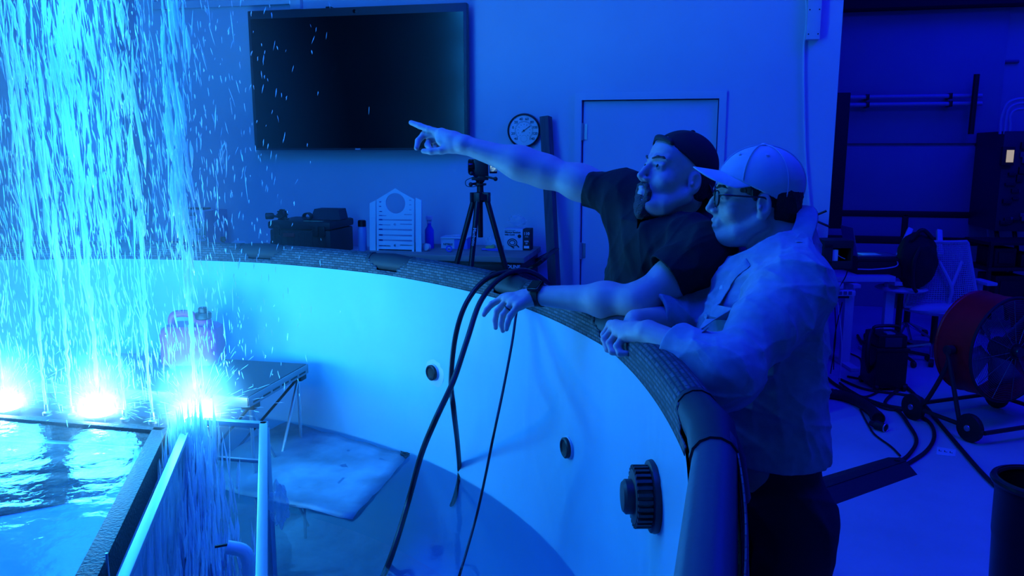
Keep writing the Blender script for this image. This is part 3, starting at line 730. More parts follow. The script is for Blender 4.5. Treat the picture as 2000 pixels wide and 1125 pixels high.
def head(S, H, wide=1.0, chub=0.0):
    p = H.p; R = H.R
    S.ell(p(0, -.012, .035), (.074*wide, .094, .083), R, .01)
    S.ell(p(0, .030, -.03), (.060*wide, .062, .078), R, .02)
    S.ell(p(0, .045, .045), (.058*wide, .044, .05), R, .015)          # forehead
    for sx in (-1, 1):
        S.chain([p(sx*.056*wide, -.005, -.055), p(sx*.043*wide, .04, -.088), p(sx*.012, .074, -.100)], [.021+chub, .019+chub, .015], .018)
        S.ell(p(sx*.038, .055, -.030), (.026, .024, .026), R, .015)      # cheek
        S.cap(p(sx*.012, .088, .024), p(sx*.044, .070, .026), .008, .007, .012)   # brow
        S.ell(p(sx*.032, .098, .006), (.019, .017, .013), R, .010, 's')  # socket
        S.ell(p(sx*.031, .0735, .005), (.0145, .0125, .0125), R, .004)   # eye under lids
        S.cap(p(sx*.018, .0855, .0098), p(sx*.043, .0770, .0088), .0062, .0056, .004)  # upper lid
        S.cap(p(sx*.020, .083, -.004), p(sx*.042, .075, -.003), .003, .003, .005)  # lower lid
        S.ell(p(sx*.0120, .097, -.036), (.0068, .010, .007), R, .006)   # nostril wing
        S.ell(p(sx*.006, .101, -.044), (.0035, .006, .004), R, .003, 's')
        # ear
        e = Head(p(sx*.076*wide, -.012, -.014), H.y, H.z+H.x*sx*.10)
        E = np.stack([unit(H.x+H.y*sx*.35), unit(H.y-H.x*sx*.35), unit(H.z-H.y*.18)], 1)
        S.ell(e.o, (.010, .018, .031), E, .006); S.ell(e.o+H.x*sx*.010+H.y*.002+H.z*.004, (.007, .010, .019), E, .004, 's')
        S.ell(e.o-H.z*.025+H.y*.004, (.007, .009, .010), E, .006)
        S.cap(e.o+H.x*sx*.006+H.y*.012-H.z*.008, e.o+H.x*sx*.006+H.y*.008-H.z*.002, .004, .003, .003)
    S.chain([p(0, .086, .016), p(0, .101, -.012), p(0, .1115, -.030)], [.0070, .0078, .0090], .010)   # nose
    S.cap(p(0, .106, -.036), p(0, .092, -.046), .006, .006, .006)
    S.ell(p(0, .080, -.066), (.024, .019, .020), R, .012)                 # mouth mound
    S.cap(p(-.017, .088, -.0605), p(.017, .088, -.0605), .0055, .0055, .006); S.cap(p(-.006, .098, -.0600), p(.006, .098, -.0600), .0058, .0058, .006)
    S.cap(p(-.015, .087, -.0735), p(.015, .087, -.0735), .0065, .0065, .006); S.cap(p(-.006, .0955, -.0745), p(.006, .0955, -.0745), .0062, .0062, .006)
    S.chain([p(-.021, .0955, -.0668), p(-.011, .1030, -.0668), p(.011, .1030, -.0668), p(.021, .0955, -.0668)], [.0016, .0026, .0026, .0016], .003, mode='s')
    S.ell(p(0, .086, -.100), (.018, .014, .014), R, .014); S.cap(p(-.024, .068, -.100), p(.024, .068, -.100), .013, .013, .02)                 # chin
    S.ell(p(0, .030, -.092), (.046, .046, .026), R, .02)
    if chub: S.ell(p(0, .045, -.100), (.045, .045, .022), R, .02)
def eyes(H, parent, lid=.0):
    for sx in (-1, 1):
        t = MB(); t.ell(H.p(sx*.031, .0762, .0038), .0116, H.R, 16, 12); e = t.build('eye', mat('eye_white', (.34, .34, .36), .25), parent)
        t = MB(); c = H.p(sx*.031, .0762, .0038); d = unit(H.y+H.z*.08); t.lathe(c+d*.0108, [(.0050, 0), (.0044, .0008), (0, .0012)], 14, d); t.build('iris', mat('iris_dark', (.03, .02, .015), .1), e)
def hand(S, wrist, fingers, thumb, scale=1.0):
    # fingers: four lists of joints (knuckle, middle joint, end joint, tip); thumb: three or four joints from its base
    for i, f in enumerate(fingers):
        S.cap(wrist, f[0], .019, .0125*scale, .014)
        S.chain(f, [.0108*scale, .0092*scale, .0085*scale, .0070*scale][:len(f)], .0035)
        S.ell(f[1], (.0098*scale,)*3, None, .003)
    for a, b_ in zip(fingers[:-1], fingers[1:]): S.cap((a[0]*.85+wrist*.15), (b_[0]*.85+wrist*.15), .0125, .0125, .012); S.cap((a[0]*.4+wrist*.6), (b_[0]*.4+wrist*.6), .015, .015, .014)
    S.cap(wrist, thumb[0], .020, .0150, .014); S.chain(thumb, [.0145, .0115, .0100, .0080][:len(thumb)], .006)
def folds(seed, amp, freq=1.0, n=9, axis=None):
    rr = np.random.default_rng(seed); K = rr.normal(0, 1, (n, 3)); K /= np.linalg.norm(K, axis=1)[:, None]
    if axis is not None:
        K += np.asarray(axis)*rr.choice([-1, 1], n)[:, None]*1.3; K /= np.linalg.norm(K, axis=1)[:, None]
    K *= rr.uniform(18, 60, n)[:, None]*freq; PH = rr.uniform(0, 6, n); M = rr.normal(0, 12*freq, (n, 3))
    def f(X, Y, Z):
        o = 0
        for i in range(n):
            w = X*K[i, 0]+Y*K[i, 1]+Z*K[i, 2]+PH[i]+1.3*np.sin(X*M[i, 0]+Y*M[i, 1]+Z*M[i, 2])
            mod = .5+.5*np.sin(X*M[i, 1]*.8+Y*M[i, 2]*.8+Z*M[i, 0]*.8+PH[i]*2)
            o = o + (1-np.abs(np.sin(w*.5)))**3*mod
        return -amp*(o-.13*n)
    return f
skin1 = mat('skin_light', (.60, .42, .42), .55, var=.08, vscale=30, bump=.06, bscale=350)
skin2 = mat('skin_tan', (.58, .42, .42), .52, var=.08, vscale=30, bump=.06, bscale=350)
hair_dark = mat('dark_hair', (.018, .015, .014), .6, bump=.8, bscale=260, stretch=(1, 1, .25))
beard_m = mat('brown_beard', (.13, .10, .10), .7, bump=1.0, bscale=320)
black_cloth = mat('black_cotton', (.010, .010, .013), .9, bump=.15, bscale=700)
black_cap = mat('black_twill', (.012, .012, .014), .85, bump=.2, bscale=600)
denim = mat('dark_denim', (.015, .017, .03), .85, bump=.2, bscale=600)
chambray = mat('pale_chambray', (.34, .38, .46), .88, var=.14, vscale=40, bump=.12, bscale=700)
shoe_m = mat('dark_shoe', (.02, .02, .022), .7)
def legs_and_feet(S, T, hipL, hipR, fwd, th=.075):
    # S skin core, T trousers; feet on the floor
    feet = []
    for hp in (hipL, hipR):
        kn = hp*V(1,1,0)+RZ*.48+fwd*.03; an = hp*V(1,1,0)+RZ*.09-fwd*.01
        S.chain([hp, kn, an], [.07, .05, .036], .02); S.cap(an-RZ*.03, an+fwd*.14-RZ*.055, .034, .026, .02)
        T.chain([hp, kn, an], [.098, th, .068], .03); feet.append(an)
    return feet
def shoes(feet, fwd, parent):
    sd = np.cross(RZ, fwd)
    for an in feet:
        t = MB(); secs = []
        c0 = an*V(1,1,0)
        for s_, w, h in ((-.075, .028, .05), (-.06, .038, .085), (0, .042, .10), (.06, .046, .075), (.13, .047, .055), (.17, .038, .045), (.19, .02, .03)):
            secs.append([c0+fwd*s_+sd*w*x+RZ*(.002+h*z) for x, z in ((-1, 0), (-1.02, .3), (-.85, .75), (-.4, 1), (.4, 1), (.85, .75), (1.02, .3), (1, 0))])
        n_ = 8; t.add([p for r in secs for p in r], [(i*n_+k, i*n_+(k+1) % n_, (i+1)*n_+(k+1) % n_, (i+1)*n_+k) for i in range(6) for k in range(n_)]+[list(range(n_)), [6*n_+k for k in range(n_)]])
        t.build('shoe', shoe_m, parent, subsurf=1)
J = ad
# ================================================================== man in the black cap, pointing
f1 = unit(-cR*.72-FH*.69); lat1 = unit(np.cross(RZ, f1))     # lat1: his left
pel1 = J(1352, 800, 2.42); pel1[2] = .95
m1 = thing('person', 'man in backward black cap and black t-shirt leaning on the rim, pointing left', 'person', pel1*V(1,1,0))
H1h = Head(J(1322, 343, 2.2), unit((-cR*.93-FH*.36)*.96+RZ*.276), RZ*.96+(cR*.93+FH*.36)*.276)
neck1 = J(1334, 414, 2.25)
shR = J(1222, 385, 2.33); elR = J(1062, 334, 2.44); wrR = J(908, 283, 2.50)
shL = J(1372, 500, 2.08); elL = J(1247, 590, 2.06); wrL = J(1047, 577, 2.26)
lo = np.minimum.reduce([J(790, 300, 2.7), J(1420, 500, 1.95), pel1, shR, wrL])-.22; hi = np.maximum.reduce([J(790, 230, 2.7), J(1420, 240, 2.3), pel1, shR, elL])+.2; lo[2] = -.02
S = SDF(lo, hi, .0028)
head(S, H1h, 1.0, .002)
S.chain([H1h.p(0, -.03, -.05), neck1, J(1316, 470, 2.25)], [.053, .054, .07], .02)
sp = [J(1300, 480, 2.24), J(1296, 570, 2.28), J(1318, 680, 2.36), pel1]
S.chain(sp, [.075, .085, .08, .09], .02, n=lat1, fl=1.3)
S.cap(neck1-RZ*.03, shR, .045, .045, .02); S.cap(neck1-RZ*.03, shL, .045, .045, .02)
S.chain([shR, shR*.45+elR*.55, elR], [.054, .048, .042], .04)
S.chain([elR, elR*.7+wrR*.3, wrR], [.042, .0425, .028], .05)
S.chain([shL, shL*.5+elL*.5, elL], [.056, .050, .041], .02)
S.chain([elL, elL*.7+wrL*.3, wrL], [.041, .042, .027], .04)
# pointing right hand
D0 = 2.50
hand(S, wrR, [[J(863, 260, D0+.05), J(838, 253, D0+.075), J(820, 246, D0+.09), J(803, 239.5, D0+.105)],
              [J(858, 266, D0+.07), J(828, 263, D0+.095), J(817, 275, D0+.09), J(813.5, 289, D0+.075)],
              [J(862, 274, D0+.085), J(840, 272, D0+.10), J(835, 283, D0+.085), J(841, 292, D0+.065)],
              [J(868, 282, D0+.09), J(852, 284, D0+.10), J(850, 292, D0+.085), J(856, 295, D0+.065)]],
     [J(884, 290, D0+.01), J(862, 294, D0+.02), J(842, 296, D0+.03), J(827, 295, D0+.04)], 1.18)
S.chain([wrR, J(884, 277, D0+.03), J(866, 272, D0+.05)], [.026, .030, .024], .015); S.ell(J(862, 259, D0+.05), (.0145,)*3, None, .006)
# resting left hand over the inside of the rim
D1 = 2.26
hand(S, wrL, [[J(982, 582, D1+.05), J(961, 594, D1+.06), J(951, 605, D1+.06), J(945, 615, D1+.055)],
              [J(990, 586, D1+.025), J(971, 608, D1+.03), J(967, 626, D1+.03), J(968, 640, D1+.025)],
              [J(1000, 592, D1+.0), J(982, 616, D1+.0), J(979, 633, D1+.0), J(982, 646, D1-.0)],
              [J(1012, 598, D1-.022), J(996, 618, D1-.025), J(991, 632, D1-.028), J(989, 643, D1-.03)]],
     [J(1020, 580, D1+.06), J(1000, 594, D1+.09), J(985, 606, D1+.10)])
T = SDF(V(pel1[0]-.35, pel1[1]-.35, 0), V(pel1[0]+.35, pel1[1]+.35, 1.15), .006)
ft = legs_and_feet(S, T, pel1+lat1*.095-RZ*.04, pel1-lat1*.095-RZ*.04, f1)
body, P, Fc = S.mesh('body', skin1, m1)
T.cap(pel1-lat1*.05+RZ*.02, pel1+lat1*.05+RZ*.02, .118, .118, .04, n=f1, fl=1.0); T.cap(pel1+RZ*.08, pel1, .115, .12, .03, n=lat1, fl=1.3)
T.half(pel1+RZ*.10, RZ); T.half(V(0, 0, .05), -RZ); T.wrinkle(folds(2, .004, .8)); T.mesh('trousers', denim, m1)
shoes(ft, f1, m1)
# t-shirt
lo = np.minimum.reduce([shR, shL, pel1, J(1140, 370, 2.36)])-.2; hi = np.maximum.reduce([shR, shL, pel1])+.2; lo[2] = pel1[2]-.03
T = SDF(lo, hi, .003)
T.chain(sp[:3]+[pel1+RZ*.02], [.110, .118, .120, .128], .04, n=lat1, fl=1.32)
T.chain([neck1-RZ*.005, J(1312, 470, 2.25)], [.070, .10], .03)
T.cap(neck1-RZ*.02, shR, .064, .070, .05); T.cap(neck1-RZ*.02, shL, .064, .076, .05); T.cap(shR, sp[0], .07, .10, .05); T.cap(shL, sp[0], .07, .10, .05)
T.cap(shR-RZ*.02, sp[1]-lat1*.1, .06, .07, .05)
T.wrinkle(lambda X, Y, Z: -.0045*np.abs(np.sin(34*(X*lat1[0]+Y*lat1[1])+5*Z+1.2*np.sin(9*Z+3*X)))**6*np.clip((1.62-Z)/.1, 0, 1)); T.wrinkle(folds(4, .006, .75, 8, axis=lat1)); T.wrinkle(folds(44, .003, 1.3, 8))
dR = unit(elR-shR); eR = J(1151, 366, 2.385)
dL = unit(elL-shL); eL = J(1300, 538, 2.06)
sleeves(T, ((shR, elR, .070, .058, eR, dR, .050), (shL, elL, .078, .066, eL, dL, .056)), ((4, .006, .75), (44, .003, 1.3)))
nk = J(1330, 409, 2.245); nd = unit(RZ*.85+f1*.52); T.half(nk+nd*.004, nd, nk-V(.11,.11,.1), nk+.12); T.cap(nk-nd*.01, nk+nd*.1, .060, .066, .003, mode='s')
T.half(V(0, 0, pel1[2]-.005), -RZ)
T.mesh('t_shirt', black_cloth, m1)
t = MB(); u_ = unit(np.cross(nd, RX)); v_ = np.cross(nd, u_)
t.tube([nk+nd*(.004+.004*cos(a))+.0625*(cos(a)*u_+sin(a)*v_) for a in np.linspace(0, 2*pi, 36, endpoint=False)], .006, 8, closed=True); t.build('neckband', black_cloth, m1)
# beard, brows, hair, cap
B = SDF(H1h.o-.16, H1h.o+.16, .0025); p = H1h.p; R = H1h.R
B.ell(p(0, .0790, -.105), (.030, .024, .026), R, .012); B.ell(p(0, .070, -.122), (.022, .020, .016), R, .012)
for sx in (-1, 1):
    B.chain([p(0, .1005, -.050), p(sx*.018, .094, -.054), p(sx*.026, .0885, -.070), p(sx*.025, .084, -.088), p(sx*.016, .083, -.104)], [.0055, .0070, .0085, .010, .012], .006)
B.ell(p(0, .094, -.086), (.016, .010, .012), R, .008); B.ell(p(0, .080, -.128), (.016, .014, .018), R, .01)
B.wrinkle(folds(8, .0016, 9, 8)); B.mesh('beard', beard_m, m1)
B = SDF(H1h.o-.16, H1h.o+.16, .0025)
for sx in (-1, 1): B.chain([p(sx*.012, .0965, .022), p(sx*.028, .0915, .0285), p(sx*.042, .082, .029), p(sx*.050, .072, .024)], [.0026, .0032, .0030, .002], .004)
B.mesh('eyebrows', beard_m, m1)
B = SDF(H1h.o-.16, H1h.o+.16, .003)
B.ell(p(0, -.030, .010), (.0765, .083, .088), R, .01); B.half(p(0, -.012, 0), unit(H1h.y*.9-H1h.z*.35)); B.half(p(0, -.07, -.06), unit(-H1h.z)); B.mesh('hair', hair_dark, m1)
eyes(H1h, m1)
def cap_dome(H, name, m, parent, c, r, pn, pp, top):
    B = SDF(H.o-.18, H.o+.18, .0028)
    B.ell(H.p(*c), r, H.R, .01); B.wrinkle(folds(33, .0022, .8, 6)); B.ell(H.p(*c)-H.z*.004, [q-.006 for q in r], H.R, .003, 's')
    n = unit(H.R@np.asarray(pn)); B.half(H.p(*pp), n, k=.002)
    return B, B
pn1 = (0, .48, -.88)
cap1 = link('cap', None, m1, H1h.o)
B, _ = cap_dome(H1h, 'cap', black_cap, m1, (0, -.012, .036), (.082, .1035, .092), pn1, (0, .073, .068), None)
# opening above the strap, at the forehead
B.ell(p(0, .105, .074), (.032, .05, .030), R, .004, 's'); B.mesh('crown', black_cap, cap1)
t = MB(); pl = unit(R@np.asarray(pn1)); cpt = []
for a in np.linspace(-.62, .62, 15): cpt.append((.083*sin(a), -.012+.103*cos(a)*.99))
rows = []
for x, y in cpt:
    zz_ = .068+(y-.073)*.48/.88; rows.append([p(x*1.0, y*.97, zz_-.002), p(x*.985, y*.975, zz_+.013)])
t.grid(rows); t.build('strap', mat('strap_grey', (.016, .016, .022), .7), cap1, solid=.004, offset=0)
t = MB(); rows = []
for a in np.linspace(-1.15, 1.15, 17):
    x0_, y0_ = .080*sin(a), -.025-.082*cos(a); z0_ = -.018+.03*(1-cos(a))
    rows.append([p(x0_, y0_, z0_)*(1-s_) + p(x0_*.94, y0_-.068*cos(a)**.7, z0_-.028-.02*(1-cos(a)))*s_ for s_ in np.linspace(0, 1, 6)])
t.grid(rows); t.build('brim', mat('brim_dark_blue', (.05, .055, .08), .8), cap1, solid=.004, subsurf=1)
t = MB(); t.ell(p(0, -.012, .128), (.007, .007, .004), R); t.build('top_button', black_cap, cap1)
# wristwatch
wd_ = unit(wrL-elL); wc = wrL+(elL-wrL)*.04; t = MB()
u_ = unit(np.cross(wd_, RZ)); v_ = np.cross(wd_, u_)
wat = link('wristwatch', None, m1, wc)
t.grid([[wc+wd_*w+(.032+.001*(abs(w) < .008))*(cos(a)*u_+sin(a)*v_) for w in (-.012, -.009, .009, .012)] for a in np.linspace(0, 2*pi, 30, endpoint=False)], closed_u=True); t.build('strap', black_rubber, wat, solid=.004)
vd = unit(RZ*.75-FH*.6); vd = unit(vd-wd_*(vd@wd_)); t = MB(); t.obox(wc+vd*.036, np.stack([wd_, np.cross(vd, wd_), vd], 1), V(.019, .019, .006), .004); t.build('case', mat('watch_case', (.02, .02, .025), .25, metal=.5), wat)
t = MB(); t.obox(wc+vd*.0425, np.stack([wd_, np.cross(vd, wd_), vd], 1), V(.015, .015, .0008)); t.build('screen', black_gloss, wat)
t = MB(); ra, rb = J(1000, 592, D1), J(982, 616, D1); rc = ra*.55+rb*.45; rd = unit(rb-ra); u_ = unit(np.cross(rd, RZ)); v_ = np.cross(rd, u_)
t.tube([rc+.0115*(cos(a)*u_+sin(a)*v_) for a in np.linspace(0, 2*pi, 24, endpoint=False)], .0022, 6, closed=True); t.build('finger_ring', dark_metal, m1)

# ================================================================== man in the pale cap
f2 = unit(-cR*.88-FH*.47); lat2 = unit(np.cross(RZ, f2))     # his left, toward the camera
pel2 = J(1504, 950, 1.95)
m2 = thing('person', 'man in pale cap, glasses and rolled-sleeve chambray shirt resting folded forearms on the rim', 'person', pel2*V(1,1,0))
H2h = Head(J(1475, 386, 2.0), unit(-cR*.985+FH*.16+RZ*.02), RZ)
neck2 = J(1526, 470, 2.0)
shL = J(1554, 562, 1.83); elL = J(1418, 728, 1.66); wrL = J(1266, 650, 1.83)
shR = J(1478, 548, 2.10); elR = J(1345, 622, 2.10); wrR = J(1243, 628, 1.98)
lo = np.minimum.reduce([J(1170, 650, 1.9), J(1170, 650, 2.1), pel2, elL])-.16; hi = np.maximum.reduce([shR, J(1620, 300, 2.0), pel2])+.2; lo[2] = -.02; hi[2] = 1.80
S = SDF(lo, hi, .0028)
head(S, H2h, 1.0, .002)
S.chain([H2h.p(0, -.03, -.055), neck2, J(1512, 520, 1.98)], [.054, .056, .08], .02)
sp = [J(1494, 575, 1.97), J(1486, 660, 1.96), J(1483, 770, 1.95), J(1496, 870, 1.95), pel2]
S.chain(sp, [.09, .105, .105, .10, .10], .03, n=lat2, fl=1.25)
S.cap(neck2-RZ*.03, shL, .045, .05, .02); S.cap(neck2-RZ*.03, shR, .045, .05, .02)
S.chain([shL, elL], [.058, .044], .02); S.chain([elL, elL*.7+wrL*.3, wrL], [.043, .043, .029], .04)
S.chain([shR, elR], [.058, .044], .02); S.chain([elR, wrR], [.043, .030], .015)
D2 = 1.90
# left hand: loose fist with the back of the hand up, on the inner edge of the rim
hand(S, wrL, [[J(1193, 634, D2+.11), J(1180, 654, D2+.115), J(1184, 675, D2+.10), J(1197, 684, D2+.08)],
              [J(1199, 640, D2+.075), J(1181, 662, D2+.08), J(1187, 682, D2+.065), J(1202, 688, D2+.05)],
              [J(1207, 648, D2+.04), J(1191, 670, D2+.045), J(1196, 687, D2+.03), J(1211, 691, D2+.02)],
              [J(1219, 656, D2+.0), J(1206, 676, D2+.0), J(1211, 690, D2-.01), J(1224, 690, D2-.015)]],
     [J(1235, 640, D2+.06), J(1215, 652, D2+.11), J(1208, 668, D2+.11)])
# right hand lies under it
hand(S, wrR, [[J(1212, 652, D2+.13), J(1200, 664, D2+.12), J(1201, 682, D2+.10), J(1212, 692, D2+.09)],
              [J(1220, 656, D2+.10), J(1207, 672, D2+.09), J(1208, 690, D2+.07), J(1220, 698, D2+.06)],
              [J(1228, 660, D2+.07), J(1218, 678, D2+.06), J(1219, 693, D2+.045), J(1231, 697, D2+.035)],
              [J(1236, 662, D2+.05), J(1229, 680, D2+.03), J(1231, 692, D2+.02), J(1240, 693, D2+.015)]],
     [J(1240, 640, D2+.12), J(1222, 648, D2+.15), J(1205, 656, D2+.16)])
T = SDF(V(pel2[0]-.36, pel2[1]-.36, 0), V(pel2[0]+.36, pel2[1]+.36, pel2[2]+.25), .005)
ft = legs_and_feet(S, T, pel2+lat2*.09-RZ*.05, pel2-lat2*.09-RZ*.05, f2, .082)
body, P, Fc = S.mesh('body', skin2, m2)
T.cap(pel2+RZ*.10, pel2-RZ*.02, .100, .104, .04, n=lat2, fl=1.3)
T.half(pel2+RZ*.10, RZ); T.half(V(0, 0, .05), -RZ); T.wrinkle(folds(12, .004, .8)); T.mesh('trousers', denim, m2)
shoes(ft, f2, m2)
# chambray shirt with rolled sleeves
lo = np.minimum.reduce([elL, shR, pel2, J(1250, 620, 2.1)])-.14; hi = np.maximum.reduce([shR, shL, pel2])+.2; lo[2] = pel2[2]-.04; hi[2] = neck2[2]+.08
T = SDF(lo, hi, .0034)
hem = J(1507, 938, 1.95)
T.chain(sp[:4]+[hem], [.126, .134, .132, .122, .113], .05, n=lat2, fl=1.24)
T.chain([neck2-RZ*.02, J(1512, 525, 1.98)], [.075, .11], .04)
T.cap(neck2-RZ*.02, shL, .066, .078, .05); T.cap(neck2-RZ*.02, shR, .066, .075, .05)
cuL = J(1322, 676, 1.76); cuR = J(1275, 612, 2.04)
T.cap(shL, shL*.5+elL*.5, .082, .074, .04)
T.cap(shR, shR*.5+elR*.5, .078, .07, .04)
cdL = unit(wrL-elL); cdR = unit(wrR-elR)
T.wrinkle(folds(21, .009, .65, 8)); T.wrinkle(folds(22, .0042, 1.4, 8))
sleeves(T, ((shL, elL, .082, .068, None, None, 0), (elL, cuL, .068, .050, cuL, cdL, .044), (shR, elR, .078, .066, None, None, 0), (elR, cuR, .062, .050, cuR, cdR, .044)), ((25, .008, .9), (26, .0045, 1.6)), cuff=True)
nd = unit(H2h.p(0, -.02, -.05)-neck2+f2*.03); T.cap(neck2-nd*.02, neck2+nd*.02, .064, .066, .003, mode='s'); T.cap(neck2+nd*.058, neck2+nd*.16, .090, .18, .003, mode='s'); T.cap(neck2+f2*.055-RZ*.01, neck2+f2*.125-RZ*.085, .034, .012, .004, mode='s')
T.half(V(0, 0, hem[2]), unit(-RZ-f2*.05)); T.cap(hem, hem-RZ*.08, .104, .104, .004, mode='s', n=lat2, fl=1.24)
sho, P, Fc = T.mesh('shirt', chambray, m2); hit = hits(P, Fc)
# collar
t = MB(); u0 = f2; v0 = np.cross(nd, u0); rows = []
for a in np.linspace(.42, 2*pi-.42, 40):
    rad = unit(u0-nd*(u0@nd))*cos(a)+unit(v0)*sin(a); fr_ = (1+cos(a))/2
    b0 = neck2+rad*.074+nd*(.004-.020*fr_)+f2*.012*fr_; tp2 = neck2+rad*.080+nd*(.040-.024*fr_)+f2*.014*fr_; lo_ = neck2+rad*(.112+.014*fr_)+nd*(.0-.034*fr_)+f2*.014*fr_
    cc2 = J(1503, 590, 1.97); md_ = hit.out(tp2*.5+lo_*.5+rad*.004, cc2, .008); lo_ = hit.out(lo_, cc2, .005)
    rows.append([b0, (b0+tp2)/2, tp2, md_, lo_])
t.grid(rows); t.build('collar', chambray, m2, solid=.0025, subsurf=1)
# front placket and buttons
pts = [(1462, 512), (1432, 530), (1420, 548), (1408, 575), (1394, 600), (1383, 625), (1376, 650)]
hp = [hit(*q_) for q_ in pts]; hp = [h for h in hp if h[0] is not None]
if len(hp) > 3:
    na_ = unit(sum(h[1] for h in hp)); cs = [h[0] for h in hp]
    for _ in range(4): cs = [cs[0]]+[(cs[i-1]+cs[i]*2+cs[i+1])/4 for i in range(1, len(cs)-1)]+[cs[-1]]
    hp = [(hit.out(c, J(1503, 650, 1.97), .001), na_) for c in curve_pts(cs, 3)]
if len(hp) > 3:
    t = MB(); rows = []
    for i, (c, n) in enumerate(hp):
        tg = unit(hp[min(i+1, len(hp)-1)][0]-hp[max(i-1, 0)][0]); sd = unit(np.cross(tg, n)); o_ = lambda q_, e_: hit.out(q_, J(1503, 650, 1.97), e_)
        rows.append([o_(c-sd*.016, .0002), o_(c-sd*.014, .002), o_(c+sd*.014, .002), o_(c+sd*.016, .0002)])
    t.grid(rows); t.build('placket', chambray, m2, solid=.0015)
for q_ in ((1411, 563), (1381, 618)):
    c, n = hit(*q_)
    if c is not None:
        t = MB(); t.lathe(c+n*.003, [(.0062, 0), (.0064, .0016), (.005, .0022), (.0035, .0016), (0, .0016)], 16, n); t.build('button', mat('pearl_button', (.75, .76, .78), .25), m2)
# hair, glasses, cap
p = H2h.p; R = H2h.R
B = SDF(H2h.o-.16, H2h.o+.16, .0028)
B.ell(p(0, -.028, .010), (.0785, .086, .088), R, .01); B.half(p(0, -.040, 0), unit(H2h.y)); B.ell(p(0, -.075, -.035), (.055, .035, .045), R, .02); B.half(p(0, -.07, -.078), unit(-H2h.z*.95+H2h.y*.25))
for sx in (-1, 1): B.cap(p(sx*.066, .022, .030), p(sx*.0705, .010, .0), .010, .005, .006)
B2 = SDF(H2h.o-.16, H2h.o+.16, .0028); B2.ell(p(0, -.012, .035), (.0770*1.0, .0965, .0845), R, .01); B2.half(p(0, .085, .060)-H2h.z*.024, unit(R@V(0, -.425*-1, -.905))*1.0); B2.half(p(0, .050, 0), unit(H2h.y+H2h.z*.2))
B.d = np.minimum(B.d, B2.d)
B.wrinkle(folds(31, .0015, 5, 8)); B.mesh('hair', hair_dark, m2)
B = SDF(H2h.o-.16, H2h.o+.16, .0025)
for sx in (-1, 1): B.chain([p(sx*.012, .0965, .022), p(sx*.028, .0915, .0275), p(sx*.042, .082, .028), p(sx*.050, .072, .023)], [.003, .0036, .0032, .0022], .004)
B.mesh('eyebrows', hair_dark, m2)
eyes(H2h, m2)
gls = link('glasses', None, m2, p(0, .1, 0)); gm = mat('glasses_frame', (.01, .01, .012), .3)
for sx in (-1, 1):
    c = V(sx*.033, .1005, -.002); lp = []
    for a in np.linspace(0, 2*pi, 28, endpoint=False):
        ca_, sa_ = cos(a), sin(a); x = .025*np.sign(ca_)*abs(ca_)**.75; z = .0185*np.sign(sa_)*abs(sa_)**.8
        lp.append(p(c[0]+x, c[1]-.35*(sx*x+.0)*.35-.004, c[2]+z))
    t = MB(); t.tube(lp, .0022, 6, closed=True); t.build('rim', gm, gls)
    t = MB(); t.add(lp+[sum(lp)/28], [(i, (i+1) % 28, 28) for i in range(28)]); t.build('lens', mat('spectacle_lens', (.4, .45, .5), .05, alpha=.22), gls, solid=.001)
    t = MB(); t.tube(curve_pts([p(sx*.058, .093, .008), p(sx*.072, .075, .008), p(sx*.0805, .02, .006), p(sx*.081, -.012, .004), p(sx*.080, -.028, -.014)], 5), .0024, 6); t.build('temple', gm, gls)
t = MB(); t.tube(curve_pts([p(-.009, .099, .004), p(0, .1035, .007), p(.009, .099, .004)], 4), .0022, 6); t.build('bridge', gm, gls)
cm = mat('pale_cap_cotton', (.62, .66, .70), .85, bump=.15, bscale=600, var=.06, vscale=20)
cap2 = link('cap', None, m2, H2h.o)
B, _ = cap_dome(H2h, 'cap', cm, m2, (0, -.012, .036), (.0835, .106, .094), (0, .425, -.905), (0, .085, .060), None)
B.mesh('crown', cm, cap2)
def on_dome(a, el): return p(.0845*sin(a)*cos(el), -.012+.107*cos(a)*cos(el), .036+.095*sin(el))
for a in (0, pi/3, 2*pi/3, pi, -pi/3, -2*pi/3):
    t = MB(); es = [e for e in np.linspace(-.9, 1.5, 40) if ((on_dome(a, e)-H2h.o)@H2h.z) > .060-.47*(.085-((on_dome(a, e)-H2h.o)@H2h.y))+.003]
    t.tube([on_dome(a, e) for e in es], .0016, 6); t.build('seam', cm, cap2)
t = MB(); t.ell(p(0, -.012, .131), (.008, .008, .004), R); t.build('top_button', cm, cap2)
for a in (-.55, .55, 1.6, -1.6):
    t = MB(); c = on_dome(a, .85); t.lathe(c, [(.004, 0), (.0045, .001), (.002, .0015)], 10, unit(c-p(0, -.012, .036))); t.build('eyelet', cm, cap2)
t = MB(); rows = []
for a in np.linspace(-1.25, 1.25, 21):
    x0_ = .081*sin(a); y0_ = -.012+.1035*cos(a); z0_ = .062-.47*(.085-(-.012+.1035*cos(a)))
    tip = (.084*sin(a), -.012+.1035*cos(a)+.062*max(cos(a), 0)**.6+.004, .0745-.055*sin(a)**2)
    rows.append([p(x0_, y0_-.004, z0_)*(1-s_)+p(*tip)*s_ for s_ in np.linspace(0, 1, 8)])
t.grid(rows); t.build('brim', cm, cap2, solid=.0035, subsurf=1)
